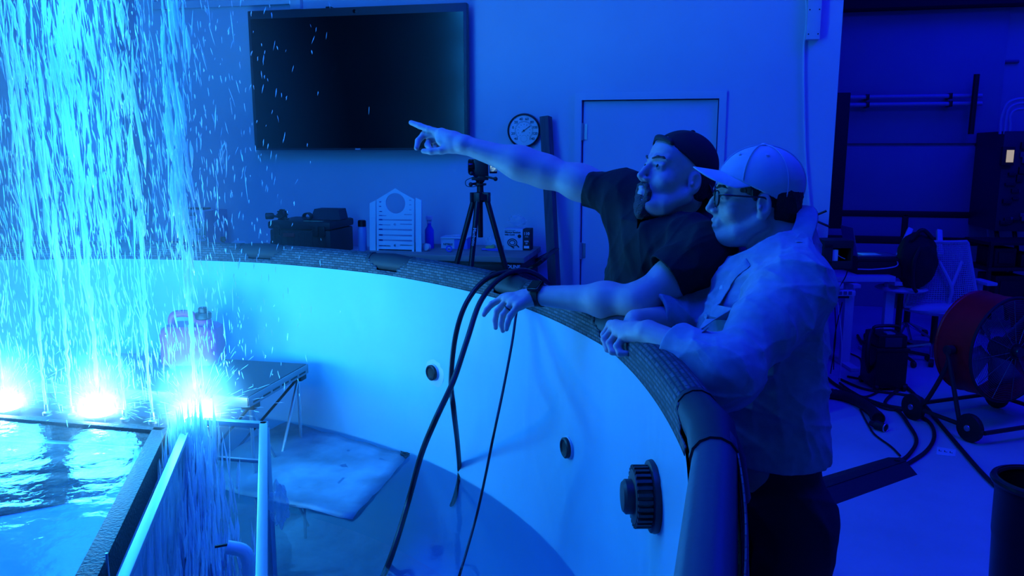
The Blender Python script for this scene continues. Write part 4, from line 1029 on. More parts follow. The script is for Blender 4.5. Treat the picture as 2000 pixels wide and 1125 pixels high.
# ------------------------------------------------------------------ things on and along the back wall
def plate(name, outlines, c, R, depth, m, parent, bevel=0.0):
    cu = bpy.data.curves.new(name, 'CURVE'); cu.dimensions = '2D'; cu.fill_mode = 'BOTH'; cu.extrude = depth/2
    for ol in outlines:
        sp_ = cu.splines.new('POLY'); sp_.points.add(len(ol)-1)
        for i, (x, y) in enumerate(ol): sp_.points[i].co = (x, y, 0, 1)
        sp_.use_cyclic_u = True
    t = bpy.data.objects.new('tmp_plate', cu); COL.objects.link(t); dg = bpy.context.evaluated_depsgraph_get()
    me = bpy.data.meshes.new_from_object(t.evaluated_get(dg)); bpy.data.objects.remove(t); bpy.data.curves.remove(cu)
    co = np.array([v.co for v in me.vertices])@np.asarray(R).T; me.vertices.foreach_set('co', co.astype(np.float32).ravel()); me.update()
    me.materials.clear(); me.materials.append(m); me.name = name
    return link(name, me, parent, c)
def circ(x, y, r, n=24): return [(x+r*cos(2*pi*k/n), y+r*sin(2*pi*k/n)) for k in range(n)]
def rect(x0, y0, x1, y1): return [(x0, y0), (x1, y0), (x1, y1), (x0, y1)]
ink = mat('print_black', (.012, .012, .015), .6); ink_w = mat('print_white', (.75, .77, .8), .6)
# television
TY = 5.15
a, d_ = ay(483, 25, TY), ay(914, 293, TY); tvx0, tvx1, tvz0, tvz1 = a[0], d_[0], d_[2], a[2]+.012
tv = thing('television', 'large black flat-screen television hung on the back wall', 'television', ((tvx0+tvx1)/2, TY+.05, tvz0))
t = MB(); t.box(V(tvx0, TY, tvz0), V(tvx1, TY+.06, tvz1), .008); t.build('casing', mat('tv_casing', (.035, .04, .045), .4), tv)
t = MB(); t.box(V(tvx0+.022, TY-.003, tvz0+.014), V(tvx1-.022, TY+.004, tvz1-.055)); scr = t.build('screen', mat('tv_screen', (.003, .003, .004), .16), tv, smooth=False)
t = MB(); t.box(V(tvx0+.4, TY+.06, tvz0+.2), V(tvx1-.4, 5.27, tvz1-.2)); t.build('wall_mount', dark_metal, tv)
xm_ = ay(692, 20, TY)[0]
t = MB(); t.lathe(V(xm_, TY+.001, tvz1-.028), [(.012, 0), (.012, .003), (.008, .004), (0, .004)], 16, (0,-1,0)); t.build('camera_eye', black_gloss, tv)
xm_ = ay(640, 15, TY)[0]
t = MB(); t.box(V(xm_-.02, TY+.01, tvz1-.002), V(xm_+.02, TY+.05, tvz1+.010), .003); t.build('sensor_box', black_plastic, tv)
t = MB(); xm_ = ay(699, 293, TY)[0]; t.box(V(xm_-.018, TY-.002, tvz0+.002), V(xm_+.018, TY+.001, tvz0+.011)); t.build('maker_badge', mat('badge_grey', (.5, .5, .52), .5), tv, smooth=False)
# surface raceway above the television
rw = thing('cable_raceway', 'white cable raceway running along the wall above the television', 'raceway', V(-2.9, WY-.02, 2.6))
x0_, x1_ = ay(300, 5, WY)[0], ay(575, 5, WY)[0]; z0_ = ay(500, 12, WY)[2]
t = MB(); t.box(V(max(x0_, -3.84), WY-.03, z0_), V(x1_, WY-.001, z0_+.05), .004); t.build('cover', white_wall, rw)
x0_, x1_ = ay(572, 5, WY)[0], ay(592, 5, WY)[0]
t = MB(); t.box(V(x0_, WY-.045, ay(580, 20, WY)[2]), V(x1_, WY-.001, 3.4), .004); t.build('drop_box', white_wall, rw)
# thermometer dial
dc = ay(1023, 255, WY-.035); dl = thing('thermometer_dial', 'round dark-rimmed wall thermometer with white dial beside the leaning post', 'thermometer', dc)
DR = .104
t = MB(); t.lathe(V(dc[0], WY, dc[2]), [(DR+.004, 0), (DR+.008, .02), (DR+.006, .036), (DR-.002, .040), (DR-.006, .034)], 48, (0,-1,0), cap=False); t.build('rim', mat('dial_rim', (.02, .02, .025), .35), dl)
t = MB(); t.lathe(V(dc[0], WY, dc[2]), [(DR-.002, .0), (DR-.002, .028), (0, .028)], 48, (0,-1,0)); t.build('dial_face', mat('dial_face', (.74, .76, .78), .5), dl)
FC = V(dc[0], WY-.0285, dc[2])
for k, lbl in enumerate(('40', '20', '0', '20', '40', '60', '80', '100', '120', '140')):
    an = radians(225-30*k); text(lbl, 'numeral', ink, dl, FC+V(.076*cos(an), 0, .076*sin(an)), FRONT, .024, bold=.0006)
tk = MB()
for k in range(55):
    an = radians(225-270*k/54); c_ = FC+V(.0585*cos(an), 0, .0585*sin(an)); rd = V(cos(an), 0, sin(an)); tk.obox(c_, np.stack([rd, RY, np.cross(rd, RY)], 1), V(.004 if k % 6 else .006, .0005, .0008))
for k in range(11):
    an = radians(230-280*k/10); c_ = FC+V(.040*cos(an), 0, .040*sin(an)); rd = V(cos(an), 0, sin(an)); tk.obox(c_, np.stack([rd, RY, np.cross(rd, RY)], 1), V(.004, .0005, .0012))
for k in range(30):
    an = 2*pi*k/30; c_ = FC+V(.022*cos(an), 0, -.052+.022*sin(an)); rd = V(cos(an), 0, sin(an)); tk.obox(c_, np.stack([rd, RY, np.cross(rd, RY)], 1), V(.002, .0005, .0005))
o = tk.build('tick_marks', ink, dl, smooth=False)
t = MB(); dr_ = unit(V(.62, 0, .44)); t.obox(FC+dr_*.018+V(0,-.004,0), np.stack([dr_, RY, np.cross(dr_, RY)], 1), V(.036, .001, .0018)); t.lathe(FC+V(0,-.006,0), [(.006, 0), (.006, .003), (0, .004)], 14, (0,-1,0)); t.build('needle', ink, dl)
t = MB(); t.lathe(FC+V(0,-.008,0), [(DR-.004, 0), (DR*.6, .003), (0, .005)], 40, (0,-1,0)); t.build('glass', mat('dial_glass', (.8, .85, .9), .03, alpha=.05), dl)
# dark post leaning on the wall
pt, pb = ay(1066, 228, 5.20), az(1103, 700, 0.0)*0+V(-.62, 4.93, 0)
pb = V(ay(1098, 640, 4.95)[0], 4.95, 0)
t = MB(); dd = unit(pt-pb); sx_ = unit(RX*.97-RY*.25); sx_ = unit(sx_-dd*(sx_@dd)); sy_ = np.cross(dd, sx_)
t.obox((pt+pb)/2, np.stack([sx_, sy_, dd], 1), V(.030, .035, np.linalg.norm(pt-pb)/2), .003); tag(t.build('leaning_post', mat('dark_timber', (.09, .09, .10), .7, var=.3, vscale=6, stretch=(6, 6, .5))), 'tall dark timber post leaning against the wall beside the thermometer', 'post')

# workbench on the right of the tripod, side table on its left
BZT = 1.075; bx1 = az(1024, 503, BZT)[0]; by0 = az(1024, 503, BZT)[1]; by1 = WY-.03; bx0 = ay(700, 490, by0)[0]
wb = thing('tool_workbench', 'black rolling tool workbench with wooden top under the tripod, seen over the rim', 'workbench', ((bx0+bx1)/2, (by0+by1)/2, 0))
wood = mat('bench_wood', (.34, .27, .22), .5, var=.25, vscale=3, stretch=(1, 12, 12))
t = MB(); t.box(V(bx0, by0, BZT-.035), V(bx1+.0, by1, BZT), .004); t.build('worktop', wood, wb)
t = MB(); t.box(V(bx0+.01, by0+.012, .14), V(bx1-.02, by1, BZT-.035), .006); t.build('cabinet', black_plastic, wb)
for col_ in range(2):
    z = BZT-.05
    for hgt in (.10, .14, .16, .22, .24):
        xa = bx0+.03+col_*(bx1-bx0-.07)/2; xb = xa+(bx1-bx0-.07)/2-.01
        t = MB(); t.box(V(xa, by0-.004, z-hgt+.008), V(xb, by0+.014, z), .003); dw = t.build('drawer', black_plastic, wb)
        t = MB(); t.box(V(xa, by0-.016, z-hgt+.008), V(xb, by0-.003, z-hgt+.020), .002); t.build('handle_strip', mat('bright_trim', (.75, .78, .8), .3, metal=.3), dw)
        z -= hgt
for x in (bx0+.08, bx1-.10):
    for y in (by0+.06, by1-.06):
        t = MB(); t.lathe(V(x, y-.02, .06), [(.02, 0), (.06, .004), (.06, .036), (.02, .04)], 20, (0, 1, 0)); t.box(V(x-.03, y-.03, .1), V(x+.03, y+.03, .142)); t.build('caster', black_rubber, wb)
text('HDLINE', 'badge', ink_w, wb, V(bx1-.075, by0-.006, BZT-.058), FRONT, .030, bold=.0006)
t = MB(); t.tube(curve_pts([V(bx1-.02, by0+.06, BZT-.09), V(bx1+.05, by0+.06, BZT-.06), V(bx1+.115, by0+.02, BZT-.01), V(bx1+.12, by0+.25, BZT+.0), V(bx1+.115, by1-.05, BZT-.01), V(bx1-.02, by1-.06, BZT-.09)], 5), .014, 10); t.build('push_handle', black_plastic, wb)
for k in range(4):
    t = MB(); zc = BZT-.12-.05*k; t.tube([V(bx1-.016, by0+.05+.016*cos(a_), zc+.018*sin(a_)) for a_ in np.linspace(0, 2*pi, 16, endpoint=False)], .004, 6, closed=True); t.build('hook_ring', dark_metal, wb)
LZ = ay(560, 488, 4.95)[2]
st = thing('side_table', 'plain side table along the back wall carrying the black tool case and paper-towel box', 'table', (-2.9, 4.98, 0))
t = MB(); t.box(V(-3.8, 4.62, LZ-.03), V(bx0-.02, 5.24, LZ), .004); t.build('tabletop', mat('laminate', (.42, .44, .48), .5), st)
for x in (-3.74, bx0-.08):
    for y in (4.68, 5.18):
        t = MB(); t.box(V(x-.02, y-.02, 0), V(x+.02, y+.02, LZ-.03), .002); t.build('leg', dark_metal, st)

# perforated gabled plate with two side strips
py = 4.80
def pl2(u, v): p_ = ay(u, v, py); return p_[0], p_[2]
ox, oz = pl2(772, 480); bzq = BZT
sgn = thing('perforated_panel', 'pale gabled panel with round hole and rows of slots standing on the bench', 'panel', (ox, py, bzq))
def L2(u, v): x, z = pl2(u, v); return (x-ox, z-bzq)
acr = mat('pale_acrylic', (.70, .88, .88), .35)
outl = [(L2(736, 480)[0], .0), (L2(809, 480)[0], .0), L2(809, 389), L2(772, 368), L2(736, 390)]
hol = [circ(*L2(773, 397), L2(792, 397)[0]-L2(773, 397)[0], 32)]
def slot(u0, u1, v, h=.75): a_, b_ = L2(u0, v+h), L2(u1, v-h); hol.append(rect(a_[0], a_[1], b_[0], b_[1]))
for v in (394, 403, 413): slot(741, 745 if v < 412 else 747, v, .9); slot(800, 804, v-3, .9)
slot(740, 755, 421); slot(790, 805, 419)
for v in (430, 449, 460, 470, 489): slot(740, 805, v-.5)
for v in (439, 480): slot(740, 763, v); slot(782, 805, v-1); hol.append(circ(*L2(772, v-.5), .008, 14))
plate('plate', [outl]+hol, V(ox, py, bzq), FRONT, .010, acr, sgn)
for (ua, ub, va, vb) in ((722, 734, 397, 391), (812, 823, 386, 391)):
    pg = [(L2(ua, 480)[0], 0), (L2(ub, 480)[0], 0), L2(ub, vb), L2(ua, va)]
    plate('side_strip', [pg], V(ox, py+.004, bzq), FRONT, .012, acr, sgn)
t = MB(); a_ = pl2(735, 395); t.box(V(a_[0]-.004, py+.012, bzq), V(a_[0]+.002, py+.09, a_[1]), .001); t.build('rear_fin', mat('blue_fin', (.05, .08, .5), .4), sgn)
t = MB(); a_ = pl2(810, 392); t.box(V(a_[0], py+.012, bzq), V(a_[0]+.006, py+.09, a_[1]), .001); t.build('rear_fin', acr, sgn)
t = MB(); a_ = pl2(772, 420); t.box(V(a_[0]-.10, py+.085, bzq), V(a_[0]+.10, py+.10, bzq+.05), .002); t.build('foot', acr, sgn)

# camera on its tripod
tc_ = ad(938, 385, 4.35); tcx, tcy, tcz = tc_
tr = thing('tripod', 'black three-legged camera tripod standing between pool and workbench', 'tripod', (tcx, tcy, 0))
tm = mat('tripod_black', (.012, .012, .014), .4)
for ang, nm in ((-2.55, 1), (-1.9+.2, 2), (-.12, 3)):
    dxy = V(cos(ang), sin(ang), 0)
    if nm == 1: fp = V(ay(895, 610, tcy-.2)[0], tcy-.2, 0)
    spd = .46; fp = V(tcx, tcy, 0)+dxy*spd
    top_ = V(tcx, tcy, tcz)+dxy*.035
    l1 = top_*.58+fp*.42; l2 = top_*.28+fp*.72
    t = MB(); t.cyl(top_, l1, .015, n=12); t.cyl(l1-(l1-top_)*.03, l1+(fp-top_)*.02, .018, n=12); t.cyl(l1, l2, .0125, n=12); t.cyl(l2, l2+(fp-top_)*.03, .0155, n=12); t.cyl(l2, fp, .010, n=10); t.cyl(fp+RZ*.03, fp, .014, .016, n=10)
    lg = t.build('leg', tm, tr)
    t = MB(); t.obox(top_, np.stack([dxy, np.cross(RZ, dxy), RZ], 1), V(.02, .018, .026), .004); t.build('hinge', tm, lg)
    if nm == 2:
        ax1 = unit(fp-top_); nrm = unit(-FH-ax1*(-FH@ax1)); text('Manfrotto', 'lettering', mat('print_grey', (.4, .42, .45), .5), lg, top_+ax1*.22+nrm*.0158, np.stack([ax1, np.cross(nrm, ax1), nrm], 1), .024, bold=.0006)
t = MB(); t.lathe(V(tcx, tcy, tcz-.10), [(.014, -.12), (.014, .08), (.05, .085), (.05, .115), (.03, .12), (.018, .13), (.018, .16), (.034, .165), (.034, .175)], 20); t.build('centre_column', tm, tr)
hz = tcz+.075
t = MB(); t.ell(V(tcx, tcy, hz+.03), (.030, .030, .034)); t.obox(V(tcx+.02, tcy, hz+.055), np.stack([cR, FH, RZ], 1), V(.026, .026, .03), .006); t.build('pan_head', tm, tr)
for s0, e0 in ((V(.02, -.02, .04), V(.085, -.05, .025)), (V(-.01, -.02, .03), V(-.045, -.045, .055)), (V(-.02, 0, .0), V(-.05, -.02, -.005))):
    b0_ = V(tcx, tcy, hz); R3 = np.stack([cR, FH, RZ], 1); t = MB(); t.cyl(b0_+R3@s0, b0_+R3@e0, .006, n=8); t.ell(b0_+R3@e0, .012); t.build('lock_knob', tm, tr)
pz = ad(937, 347, 4.35)[2]
t = MB(); t.obox(V(tcx, tcy, pz-.004), np.stack([cR, FH, RZ], 1), V(.045, .03, .008), .002); t.cyl(V(tcx+.012, tcy, hz+.06), V(tcx+.006, tcy, pz-.008), .022, n=12); t.build('quick_plate', tm, tr)
R3 = np.stack([cR, FH, RZ], 1); cc0 = ad(937, 328, 4.35); cc0[2] = max(cc0[2], pz+.055)
cam_t = thing('video_camera', 'black camera with lit flip-out screen mounted on the tripod', 'camera', V(tcx, tcy, pz+.004))
cc0 = V(tcx, tcy, pz+.056)
t = MB(); t.obox(cc0+R3@V(.005, 0, 0), R3, V(.040, .035, .048), .012); t.build('camera_body', black_plastic, cam_t)
t = MB(); t.lathe(cc0+R3@V(-.030, 0, .002), [(.040, 0), (.042, .01), (.042, .03), (.036, .034), (.034, .026), (0, .024)], 24, -cR); t.build('lens', black_gloss, cam_t)
t = MB(); t.obox(cc0+R3@V(-.002, 0, .056), R3, V(.024, .018, .010), .004); t.tube(curve_pts([cc0+R3@V(-.038, 0, .05), cc0+R3@V(-.034, 0, .068), cc0+R3@V(-.01, 0, .07), cc0+R3@V(.02, 0, .066)], 4), .005, 8); t.build('top_handle', black_plastic, cam_t)
sR = np.stack([unit(cR*.95+FH*.3), unit(FH*.95-cR*.3), RZ], 1)
t = MB(); t.obox(cc0+R3@V(.072, -.02, .002), sR, V(.021, .005, .034), .003); fs = t.build('flip_screen', black_plastic, cam_t)
scm = bpy.data.materials.new('camera_screen'); scm.use_nodes = True; nt = scm.node_tree; N = nt.nodes; L = nt.links; bs = N['Principled BSDF']; bs.inputs['Base Color'].default_value = (.01, .01, .01, 1)
n1 = N.new('ShaderNodeTexNoise'); n1.inputs['Scale'].default_value = 55; tcn = N.new('ShaderNodeTexCoord'); L.new(tcn.outputs['Object'], n1.inputs['Vector']); rp = N.new('ShaderNodeValToRGB'); rp.color_ramp.elements[0].position = .4; rp.color_ramp.elements[0].color = (.02, .10, .35, 1); rp.color_ramp.elements[1].position = .62; rp.color_ramp.elements[1].color = (.4, .8, 1, 1)
L.new(n1.outputs['Fac'], rp.inputs['Fac']); L.new(rp.outputs['Color'], bs.inputs['Emission Color']); bs.inputs['Emission Strength'].default_value = .9
t = MB(); t.obox(cc0+R3@V(.0735, -.0262, .006), sR, V(.018, .0006, .027)); t.build('picture', scm, fs)
t = MB(); t.tube(curve_pts([cc0+R3@V(-.03, -.02, -.05), cc0+R3@V(-.075, -.03, -.07), cc0+R3@V(-.07, -.03, -.10), cc0+R3@V(-.02, -.03, -.10), cc0+R3@V(.0, -.02, -.075)], 6), .0022, 6); t.build('cable', black_rubber, cam_t)

# --- things on the benches
def onb(u, v, Y, z=None):
    p_ = ay(u, v, Y); 
    if z is not None: p_[2] = z
    return p_
def carton(name, u0, u1, v0, Y, dpt, label, cat, m, z, side_m=None, group=None, parts=True):
    x0 = ay(u0, 480, Y)[0]; x1 = ay(u1, 480, Y)[0]; zt_ = ay((u0+u1)/2, v0, Y)[2]
    c_ = thing(name, label, cat, ((x0+x1)/2, Y+dpt/2, z), group)
    t = MB(); t.box(V(x0, Y, z), V(x1, Y+dpt, zt_), .002); t.build('carton', m, c_)
    return c_, x0, x1, zt_
cardw = mat('printed_card', (.52, .58, .66), .6)
# box of corded earplugs
Yb = 5.0
eb, x0, x1, zt_ = carton('earplug_box', 984, 1021, 447, Yb, .10, 'printed earplug box with black end panel at the right end of the workbench', 'box', cardw, BZT)
x2 = ay(1037, 465, Yb+.02)[0]
t = MB(); t.box(V(x1, Yb, BZT), V(x2, Yb+.10, zt_), .002); t.build('end_panel', mat('black_card', (.015, .016, .02), .6), eb)
w_ = x1-x0; h_ = zt_-BZT; fy = Yb-.0008
text('Silicone Earplugs\nwith Cord', 'print', ink, eb, V(x0+.006, fy, zt_-.030), FRONT, .0155, align='LEFT', bold=.0005)
text('NOISE REDUCTION', 'print', ink, eb, V(x0+.006, fy, zt_-.010), FRONT, .008, align='LEFT')
t = MB(); cx_, cz_ = x0+w_*.45, BZT+h_*.36
t.tube([V(cx_+.030*cos(a_), fy-.001, cz_+.024*sin(a_)) for a_ in np.linspace(0, 2*pi, 26, endpoint=False)], .0028, 6, closed=True); t.tube([V(cx_+.018*cos(a_), fy-.001, cz_+.014*sin(a_)) for a_ in np.linspace(0, 2*pi, 20, endpoint=False)], .0024, 6, closed=True)
t.tube([V(cx_+.025, fy-.001, cz_-.012), V(cx_+.045, fy-.001, cz_-.030)], .004, 6); t.tube([V(cx_-.012, fy-.001, cz_-.02), V(cx_+.012, fy-.001, cz_-.036)], .004, 6); t.build('cord_picture', ink, eb)
t = MB(); t.lathe(V(x1-.022, fy+.0005, BZT+h_*.66), [(.012, 0), (.012, .001), (0, .001)], 12, (0,-1,0)); t.build('seal_print', ink, eb)
text('110', 'print', ink_w, eb, V((x1+x2)/2, fy, zt_-.030), FRONT, .026, bold=.0008); text('PAIRS', 'print', ink_w, eb, V((x1+x2)/2, fy, zt_-.050), FRONT, .009)
text('NRR\n25', 'print', ink_w, eb, V((x1+x2)/2, fy, BZT+.052), FRONT, .014, bold=.0004)
t = MB(); t.box(V(x1+.008, fy-.0004, BZT+.014), V(x2-.008, fy+.001, BZT+.030)); t.build('barcode_patch', ink_w, eb, smooth=False)
film = mat('thin_film', (.6, .68, .75), .18, alpha=.30)
pb_ = ay(1010, 436, Yb+.05); o = crumple((pb_[0], Yb+.05, zt_+.048), (.085, .05, .052), 9, 'plastic_bag', film, .55); tag(o, 'crumpled clear plastic bag lying on top of the earplug box', 'bag')
pb_ = ay(962, 470, 4.98); o = crumple((pb_[0], 4.98, BZT+.048), (.062, .05, .056), 12, 'plastic_bag', film, .5); tag(o, 'clear plastic bag holding a yellow item behind the tripod leg', 'bag')
t = MB(); c_ = V(pb_[0]-.01, 4.96, BZT+.004); t.ell(c_+RZ*.014, (.035, .025, .014)); t.ell(c_+V(.02,0,.024), (.016, .014, .012)); tag(t.build('yellow_sponge', mat('yellow_foam', (.55, .55, .12), .8), subsurf=1), 'small yellow foam lump inside the clear bag on the workbench', 'sponge')
blue = mat('blue_plastic', (.05, .10, .62), .4)
t = MB(); c_ = az(968, 490, BZT); t.prism([c_+V(-.05, -.012, .001), c_+V(.04, -.02, .001), c_+V(.05, .012, .001), c_+V(-.01, .02, .001), c_+V(-.05, .005, .001)], RZ*.014); t.tube([c_+V(-.05, -.004, .008), c_+V(-.09, -.006, .008)], .006, 8); tag(t.build('marker_pen', blue), 'blue pen-like tool lying on the workbench in front of the clear bag', 'pen')
# glove box with lid, roll of tape
gb, x0, x1, zt_ = carton('glove_box', 862, 913, 465, 4.98, .12, 'white and blue carton of gloves lying behind the tripod left leg', 'box', mat('blue_card', (.12, .18, .60), .6), BZT)
t = MB(); t.box(V(x0-.004, 4.972, zt_-.004), V(x1+.002, 5.104, zt_+.006), .002); t.build('lid', cardw, gb)
t = MB(); t.box(V(x0-.001, 4.978, BZT+.004), V(x0+(x1-x0)*.5, 4.981, zt_-.004)); t.build('front_print', cardw, gb, smooth=False)
o = crumple(V((x0+x1)/2, 5.04, zt_+.010), (.05, .035, .010), 21, 'tissue', cardw, .5, 16, gb)
text('NITRILE', 'print', ink, gb, V(x0+(x1-x0)*.26, 4.976, BZT+.03), FRONT, .018, bold=.0004)
c_ = az(877, 492, BZT); tr_ = thing('tape_roll', 'small roll of blue masking tape standing on edge in front of the glove carton', 'tape', c_)
t = MB(); t.lathe(c_+V(0, 0, .021), [(.012, -.012), (.020, -.012), (.020, .012), (.012, .012), (.012, -.012)], 24, (.3, -1, 0), cap=False); t.build('tape', blue, tr_)
t = MB(); t.lathe(c_+V(0, 0, .021), [(.0105, -.0125), (.0122, -.0125), (.0122, .0125), (.0105, .0125), (.0105, -.0125)], 20, (.3, -1, 0), cap=False); t.build('core', cardw, tr_)
# spray bottle behind the pale panel
c_ = az(828, 489, BZT)+V(0, .12, 0); sb = thing('spray_bottle', 'white bottle with blue body half hidden behind the pale panel', 'bottle', c_)
t = MB(); t.lathe(c_, [(.028, 0), (.030, .01), (.030, .12), (.012, .15), (.012, .17)], 20); t.build('body', blue, sb)
t = MB(); t.lathe(c_+RZ*.165, [(.016, 0), (.016, .02), (.012, .03), (0, .03)], 16); t.obox(c_+V(.004, -.01, .20), np.eye(3), V(.022, .012, .014), .005); t.build('spray_head', white_plastic, sb)
c_ = az(834, 490, BZT); t = MB(); t.lathe(c_+RZ*.024, [(.010, -.014), (.024, -.012), (.024, .010), (.016, .014), (0, .014)], 20, (-.4, -1, .2)); tag(t.build('bottle_cap', mat('cap_white_black', (.5, .55, .6), .4)), 'small round cap lying beside the foot of the pale panel', 'cap')
# spray can left of the panel
c_ = onb(708, 470, 4.95, LZ); c_[2] = LZ; ca_h = ay(708, 430, 4.95)[2]-LZ
sc_ = thing('spray_can', 'pale aerosol can with black cap between tool case and pale panel', 'can', c_)
t = MB(); t.lathe(c_, [(.026, 0), (.028, .006), (.028, ca_h-.05), (.022, ca_h-.04)], 22); t.build('can_body', mat('can_paint', (.25, .32, .62), .35), sc_)
t = MB(); t.lathe(c_+RZ*(ca_h-.042), [(.027, 0), (.027, .036), (.022, .042), (0, .042)], 22); t.build('cap', black_plastic, sc_)

# black tool case with things on its lid
ky = 4.70; kx0, kx1 = ay(524, 450, ky)[0], ay(645, 450, ky)[0]; kx2 = ay(590, 450, ky)[0]; kz = ay(560, 432, ky)[2]
case = thing('tool_case', 'big black hard tool case on the side table left of the pale panel', 'case', ((kx0+kx1)/2, ky+.18, LZ))
cm_ = mat('case_plastic', (.014, .014, .02), .5)
t = MB(); t.box(V(kx0+.01, ky, LZ), V(kx1, ky+.36, kz-.055), .012); t.build('base', cm_, case)
t = MB(); t.box(V(kx0, ky-.012, kz-.052), V(kx1+.006, ky+.37, kz), .018); ld = t.build('lid', cm_, case)
for k in range(9):
    t = MB(); x_ = kx0+.035+k*(kx1-kx0-.08)/8; t.box(V(x_, ky-.005, LZ+.03), V(x_+.012, ky+.002, kz-.07), .002); t.build('rib', cm_, case)
for x_ in (kx0+.07, kx2+.1, kx1-.05):
    t = MB(); t.box(V(x_-.02, ky-.026, kz-.09), V(x_+.02, ky-.008, kz-.03), .005); t.build('latch', black_plastic, case)
t = MB(); t.tube(curve_pts([V(kx0+.004, ky+.10, LZ+.09), V(kx0-.03, ky+.10, LZ+.075), V(kx0-.03, ky+.10, LZ+.02), V(kx0+.004, ky+.10, LZ+.01)], 5), .012, 10); t.build('side_handle', cm_, case)
t = MB(); x_ = ay(565, 448, ky)[0]; t.box(V(x_-.04, ky-.014, kz-.10), V(x_+.04, ky-.004, kz-.075), .002); bdg = t.build('badge', mat('badge_dark_red', (.22, .02, .03), .5), case)
t = MB(); t.box(V(kx2, ky+.02, kz-.001), V(kx2+.13, ky+.05, kz+.002)); t.build('level_strip', mat('level_green', (.35, .55, .25), .4), case, smooth=False)
# hand tool and block on the lid
def onlid(u, v, Y=4.78): p_ = ay(u, v, Y); return p_
g0 = onlid(535, 425); gz = kz
hl = thing('lamp_fixture', 'small black clamp lamp with two round heads on the left of the tool case', 'lamp', (g0[0], 4.80, kz))
c1 = V(onlid(523, 424)[0], 4.80, kz+.022); c2 = V(onlid(549, 420)[0], 4.80, kz+.034)
t = MB(); t.lathe(c1, [(.016, -.03), (.021, -.02), (.021, .02), (.018, .024), (0, .02)], 20, (-.9, -.4, 0)); t.build('head', black_plastic, hl)
t = MB(); t.lathe(c2, [(.022, -.02), (.031, -.012), (.031, .014), (.026, .02), (0, .016)], 22, (-.3, -1, .1)); t.build('head', black_plastic, hl)
for k in range(10):
    an = 2*pi*k/10; t = MB(); t.obox(c2+V(.032*cos(an), -.003, .032*sin(an)), np.stack([V(cos(an), 0, sin(an)), RY, np.cross(V(cos(an), 0, sin(an)), RY)], 1), V(.004, .012, .004)); t.build('cooling_fin', black_plastic, hl)
t = MB(); t.tube([c1+V(.01, .01, 0), (c1+c2)/2+V(0, .02, -.01), c2+V(0, .015, -.01)], .008, 8); t.box(V(c2[0]-.03, 4.79, kz), V(c2[0]+.03, 4.83, kz+.008)); t.build('bracket', black_plastic, hl)
g1 = V(onlid(598, 420)[0], 4.80, kz+.024); co_ = thing('cable_coil', 'black coiled cable lying beside the wedge block on the tool case lid', 'cable', (g1[0], 4.80, kz))
for k in range(5):
    t = MB(); t.tube([g1+V(.026*cos(a_), -.018+.009*k, .022*sin(a_)) for a_ in np.linspace(0, 2*pi, 18, endpoint=False)], .0045, 6, closed=True); t.build('loop', black_rubber, co_)
wx0, wx1 = ay(606, 420, 4.86)[0], ay(674, 420, 4.86)[0]; wx1 = min(wx1, kx1-.01); wz = ay(640, 409, 4.86)[2]
t = MB(); t.prism([V(wx0, 4.86, kz), V(wx1+.012, 4.86, kz), V(wx1-.012, 4.88, max(wz, kz+.05)), V(wx0+.02, 4.88, max(wz, kz+.05))], V(0, .12, 0)); tag(t.build('wedge_block', mat('wedge_dark', (.02, .035, .05), .6)), 'dark wedge-sided block resting on the tool case lid', 'block')

# box of paper towels, its neighbours
Yt = 4.9
tbx, x0, x1, zt_ = carton('towel_box', 352, 403, 410, Yt, .12, 'green and white box of shop towels at the left end of the side table', 'box', cardw, LZ)
x2 = ay(432, 440, Yt+.05)[0]
gzq = LZ+(zt_-LZ)*.70
t = MB(); t.box(V(x0-.001, Yt-.0015, LZ), V(x1+.001, Yt+.004, gzq)); t.build('green_panel', mat('green_print', (.10, .42, .30), .6), tbx, smooth=False)
t = MB(); t.box(V(x1, Yt+.004, LZ), V(x1+.004, Yt+.118, zt_-.01)); t.build('side_panel', mat('dark_print', (.10, .16, .34), .6), tbx, smooth=False)
text('SHOP\nTOWELS', 'print', mat('print_pale', (.5, .66, .72), .6), tbx, V((x0+x1)/2, Yt-.0022, LZ+(gzq-LZ)*.52), FRONT, .052, bold=.0016)
text('BLUE', 'print', ink, tbx, V((x0+x1)/2, Yt-.001, zt_-.03), FRONT, .03, bold=.0008)
t = MB(); t.box(V(x0+.01, Yt+.02, zt_-.002), V(x1-.01, Yt+.10, zt_+.012), .004); t.build('top_flap', cm_, tbx)
b2, xx0, xx1, zz_ = carton('parts_box', 405, 432, 410, Yt+.1, .10, 'dark printed carton standing right behind the shop towel box', 'box', mat('dark_print', (.10, .16, .34), .6), LZ)
text('24', 'print', mat('print_pale', (.5, .66, .72), .6), b2, V((xx0+xx1)/2, Yt+.099, LZ+(zz_-LZ)*.6), FRONT, .06, bold=.001)
c_ = V(ay(435, 460, 4.75)[0], 4.75, LZ); kb = thing('dropper_bottle', 'small black squat bottle with knob top before the white bag', 'bottle', c_)
t = MB(); t.lathe(c_, [(.026, 0), (.028, .006), (.028, .045), (.016, .062), (.010, .070)], 20); t.build('body', black_plastic, kb)
t = MB(); t.lathe(c_+RZ*.070, [(.010, 0), (.018, .006), (.018, .028), (.012, .034), (0, .034)], 18); t.build('cap', black_plastic, kb)
def bag(c, r, seed, label, m): o = crumple(c, r, seed, 'parts_bag', m, .42, 22); tag(o, label, 'bag'); return o
p_ = ay(468, 462, 4.82); bag(V(p_[0], 4.82, LZ+.040), (.085, .06, .044), 31, 'white printed bag slumped between small black bottle and tool case', mat('white_bag', (.55, .62, .70), .5))
p_ = ay(418, 468, 4.74); bag(V(p_[0], 4.74, LZ+.018), (.065, .04, .02), 33, 'flat pale bag lying in front of the shop towel box', mat('white_bag', (.55, .62, .70), .5))
